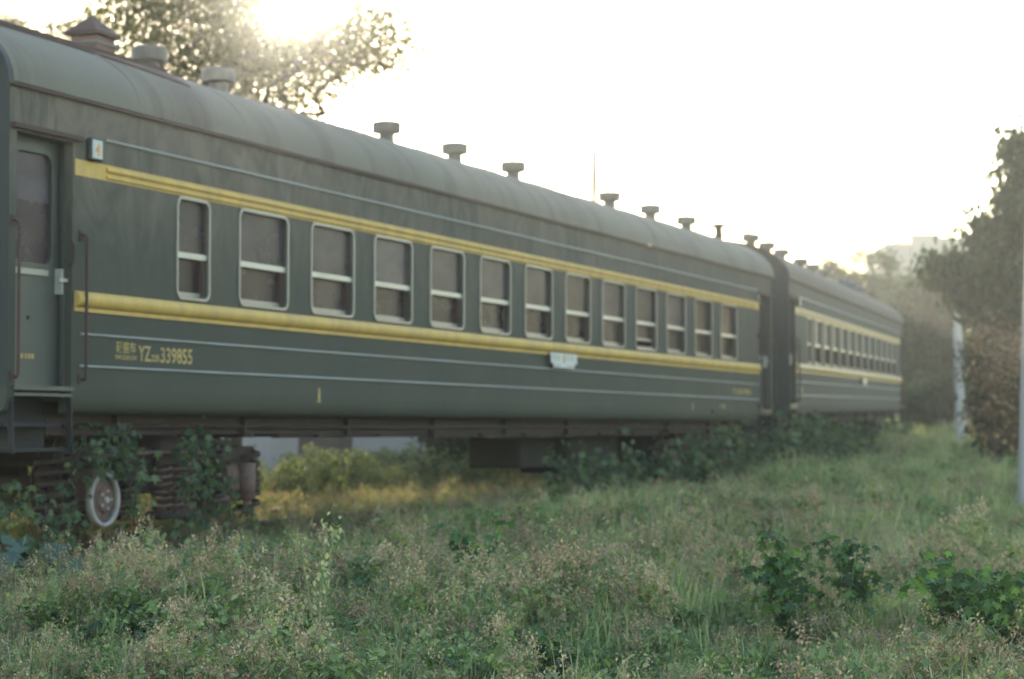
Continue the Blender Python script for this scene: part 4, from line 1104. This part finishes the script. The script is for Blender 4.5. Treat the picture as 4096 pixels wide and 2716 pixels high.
for s in range(2):      # taller seed heads standing above the rest
    rg = np.random.default_rng(160 + s); sg, P = stems(rg, 4, .56, .12)
    pos = []
    for i in range(30):
        p_ = P[rg.integers(len(P))]; q = rg.uniform(.3, 1) ** .7; c_ = p_[1] + (p_[2] - p_[1]) * q + rg.normal(size=3) * .02
        pos += [c_ + rg.normal(size=3) * np.array([.017, .017, .024]) for j in range(16)]
    pl = []
    for i in range(90):
        p_ = P[rg.integers(len(P))]; pl.append(p_[0] + (p_[1] - p_[0]) * rg.uniform() + rg.normal(size=3) * .03)
    la = limb_arrays(sg, 3)
    kinds.append(src_obj('g_tall_seed_%d' % s, [leaves(QUAD, np.array(pos), .019, rg, None, (1.5, 1.5)), leaves(LEAF, np.array(pl), .05, rg, None, (.2, 1.0), mat=1), (la[0], la[1], la[2], 1)], ['seed', 'leaf_weed']))
GR = dict(grass=(0, 3), dry=(3, 5), leafy=(5, 8), seed=(8, 11), lobed=(11, 13), tall=(13, 15))

def value_noise(x, y, sc, seed):
    rg = np.random.default_rng(seed); T = rg.uniform(size=(64, 64))
    u = x / sc + 200; v = y / sc + 200; i = np.floor(u).astype(int); j = np.floor(v).astype(int); a = u - i; b = v - j
    a = a * a * (3 - 2 * a); b = b * b * (3 - 2 * b); g_ = lambda p_, q_: T[p_ % 64, q_ % 64]
    return g_(i, j) * (1 - a) * (1 - b) + g_(i + 1, j) * a * (1 - b) + g_(i, j + 1) * (1 - a) * b + g_(i + 1, j + 1) * a * b
def cover(name, pts, scl, kind_idx, seed):
    rg = np.random.default_rng(seed); n = len(pts)
    me = bpy.data.meshes.new(name); me.vertices.add(n); me.vertices.foreach_set('co', pts.astype(np.float32).ravel())
    rot = np.stack([rg.normal(0, .12, n), rg.normal(0, .12, n), rg.uniform(0, 6.283, n)], 1)
    a = me.attributes.new('rot', 'FLOAT_VECTOR', 'POINT'); a.data.foreach_set('vector', rot.astype(np.float32).ravel())
    a = me.attributes.new('scl', 'FLOAT', 'POINT'); a.data.foreach_set('value', scl.astype(np.float32))
    a = me.attributes.new('kind', 'INT', 'POINT'); a.data.foreach_set('value', kind_idx.astype(np.int32))
    o = bpy.data.objects.new(name, me); COL.objects.link(o)
    md = o.modifiers.new('scatter', 'NODES'); ng = bpy.data.node_groups.new(name + '_scatter', 'GeometryNodeTree'); md.node_group = ng
    ng.interface.new_socket('Geometry', in_out='INPUT', socket_type='NodeSocketGeometry'); ng.interface.new_socket('Geometry', in_out='OUTPUT', socket_type='NodeSocketGeometry')
    gi = ng.nodes.new('NodeGroupInput'); go = ng.nodes.new('NodeGroupOutput'); ip = ng.nodes.new('GeometryNodeInstanceOnPoints'); ci = ng.nodes.new('GeometryNodeCollectionInfo')
    ci.inputs[0].default_value = src; ci.inputs['Separate Children'].default_value = True; ci.inputs['Reset Children'].default_value = True
    def na(nm, tp):
        q = ng.nodes.new('GeometryNodeInputNamedAttribute'); q.data_type = tp; q.inputs[0].default_value = nm; return q.outputs['Attribute']
    ng.links.new(gi.outputs[0], ip.inputs['Points']); ng.links.new(ci.outputs[0], ip.inputs['Instance']); ip.inputs['Pick Instance'].default_value = True
    ng.links.new(na('kind', 'INT'), ip.inputs['Instance Index']); ng.links.new(na('rot', 'FLOAT_VECTOR'), ip.inputs['Rotation']); ng.links.new(na('scl', 'FLOAT'), ip.inputs['Scale'])
    ng.links.new(ip.outputs[0], go.inputs[0])
    tag(o, kind='stuff'); return o
def wedge(d0, d1, dens, rg):
    hw = .262; n = int((d1 ** 2 - d0 ** 2) * hw * dens)
    d = np.sqrt(rg.uniform(d0 ** 2, d1 ** 2, n)); l = rg.uniform(-1, 1, n) * (d * hw + .3)
    x = CAM.x + math.cos(YAW) * d + math.sin(YAW) * l; y = CAM.y + math.sin(YAW) * d - math.cos(YAW) * l
    return x, y, d, l
rg = np.random.default_rng(77)
X_, Y_, K_, S_ = [], [], [], []
for d0, d1, dens, sc in ((8.5, 14, 105, 1.0), (14, 20, 75, 1.05), (20, 30, 42, 1.15), (30, 45, 22, 1.35), (45, 80, 9, 1.7)):
    x, y, d, l = wedge(d0, d1, dens, rg)
    yb = np.where(x < 22, 0, .19 + (x - 25.6) * math.tan(R(6.04)))
    ok = ((y < np.maximum(yb, 0) - .12) | (x > 51)) & ~((y > -1.3) & (x < 5.2) & (rg.uniform(size=len(x)) < .55))
    x, y, d, l = x[ok], y[ok], d[ok], l[ok]
    ok = (value_noise(x, y, .55, 21) > .25) | (rg.uniform(size=len(x)) < .35)
    x, y, d, l = x[ok], y[ok], d[ok], l[ok]
    n1 = value_noise(x, y, 1.6, 1); n2 = value_noise(x, y, .8, 2); n3 = value_noise(x, y, 3.2, 3); u = rg.uniform(size=len(x))
    near = sstep(17, 11, d)
    side_ = sstep(-1, 3, l)     # finer, drier grass out in the open to the right
    w_ = np.stack([.5 + .9 * (n1 > .5) + .8 * (1 - near) * side_, .05 + (.25 + .6 * (n3 > .5)) * (1 - near) * side_, .55 + .6 * (n2 > .5) + .5 * near, .10 + .42 * (n3 > .48) * (n2 > .3) + .42 * near * (n1 > .38), .12 + .55 * (n2 < .36) * (.4 + near)], 1)
    w_ /= w_.sum(1, keepdims=True); c_ = (np.cumsum(w_, 1) < u[:, None]).sum(1)
    lo_ = np.array([0, 3, 5, 8, 11])[c_]; hi_ = np.array([3, 5, 8, 11, 13])[c_]
    k_ = lo_ + (rg.uniform(size=len(x)) * (hi_ - lo_)).astype(int)
    tl_ = (rg.uniform(size=len(x)) < .010) & (d < 26) & (y < -1.5); k_ = np.where(tl_, rg.integers(15, 17, len(x)), k_)
    # lower growth beside the track and right next to the wheels
    s_ = sc * rg.uniform(.55, 1.15, len(x)) * (.52 + .80 * value_noise(x, y, 1.0, 9)) * (1 - .30 * sstep(-3., -.3, y) * (x < 20))
    X_.append(x); Y_.append(y); K_.append(k_); S_.append(s_)
X_, Y_, K_, S_ = map(np.concatenate, (X_, Y_, K_, S_))
cover('weeds', np.stack([X_, Y_, ground_h(X_, Y_) - .02], 1), S_, K_, 5)
# between the rails, short
n = 2600; x = rg.uniform(2, 24, n); y = rg.uniform(.1, 3.4, n); k_ = np.where(rg.uniform(size=n) < .45, rg.integers(3, 5, n), rg.integers(5, 11, n))
cover('trackside_weeds', np.stack([x, y, ground_h(x, y)], 1), rg.uniform(.35, .85, n), k_, 6)
# sunlit growth on the far side of the track
n = 9000; x = rg.uniform(2, 60, n); y = 3.3 + np.where(x < 22, 0, (x - 22) * .09) + rg.uniform(0, 1, n) ** 1.2 * 9; u = rg.uniform(size=n)
k_ = np.where(u < .62, rg.integers(13, 15, n), np.where(u < .8, rg.integers(0, 3, n), rg.integers(8, 11, n)))
cover('sunlit_weeds', np.stack([x, y, ground_h(x, y) - .05], 1), rg.uniform(.55, 1.0, n) * (.45 + .9 * value_noise(x, y, 1.2, 12)), k_, 7)
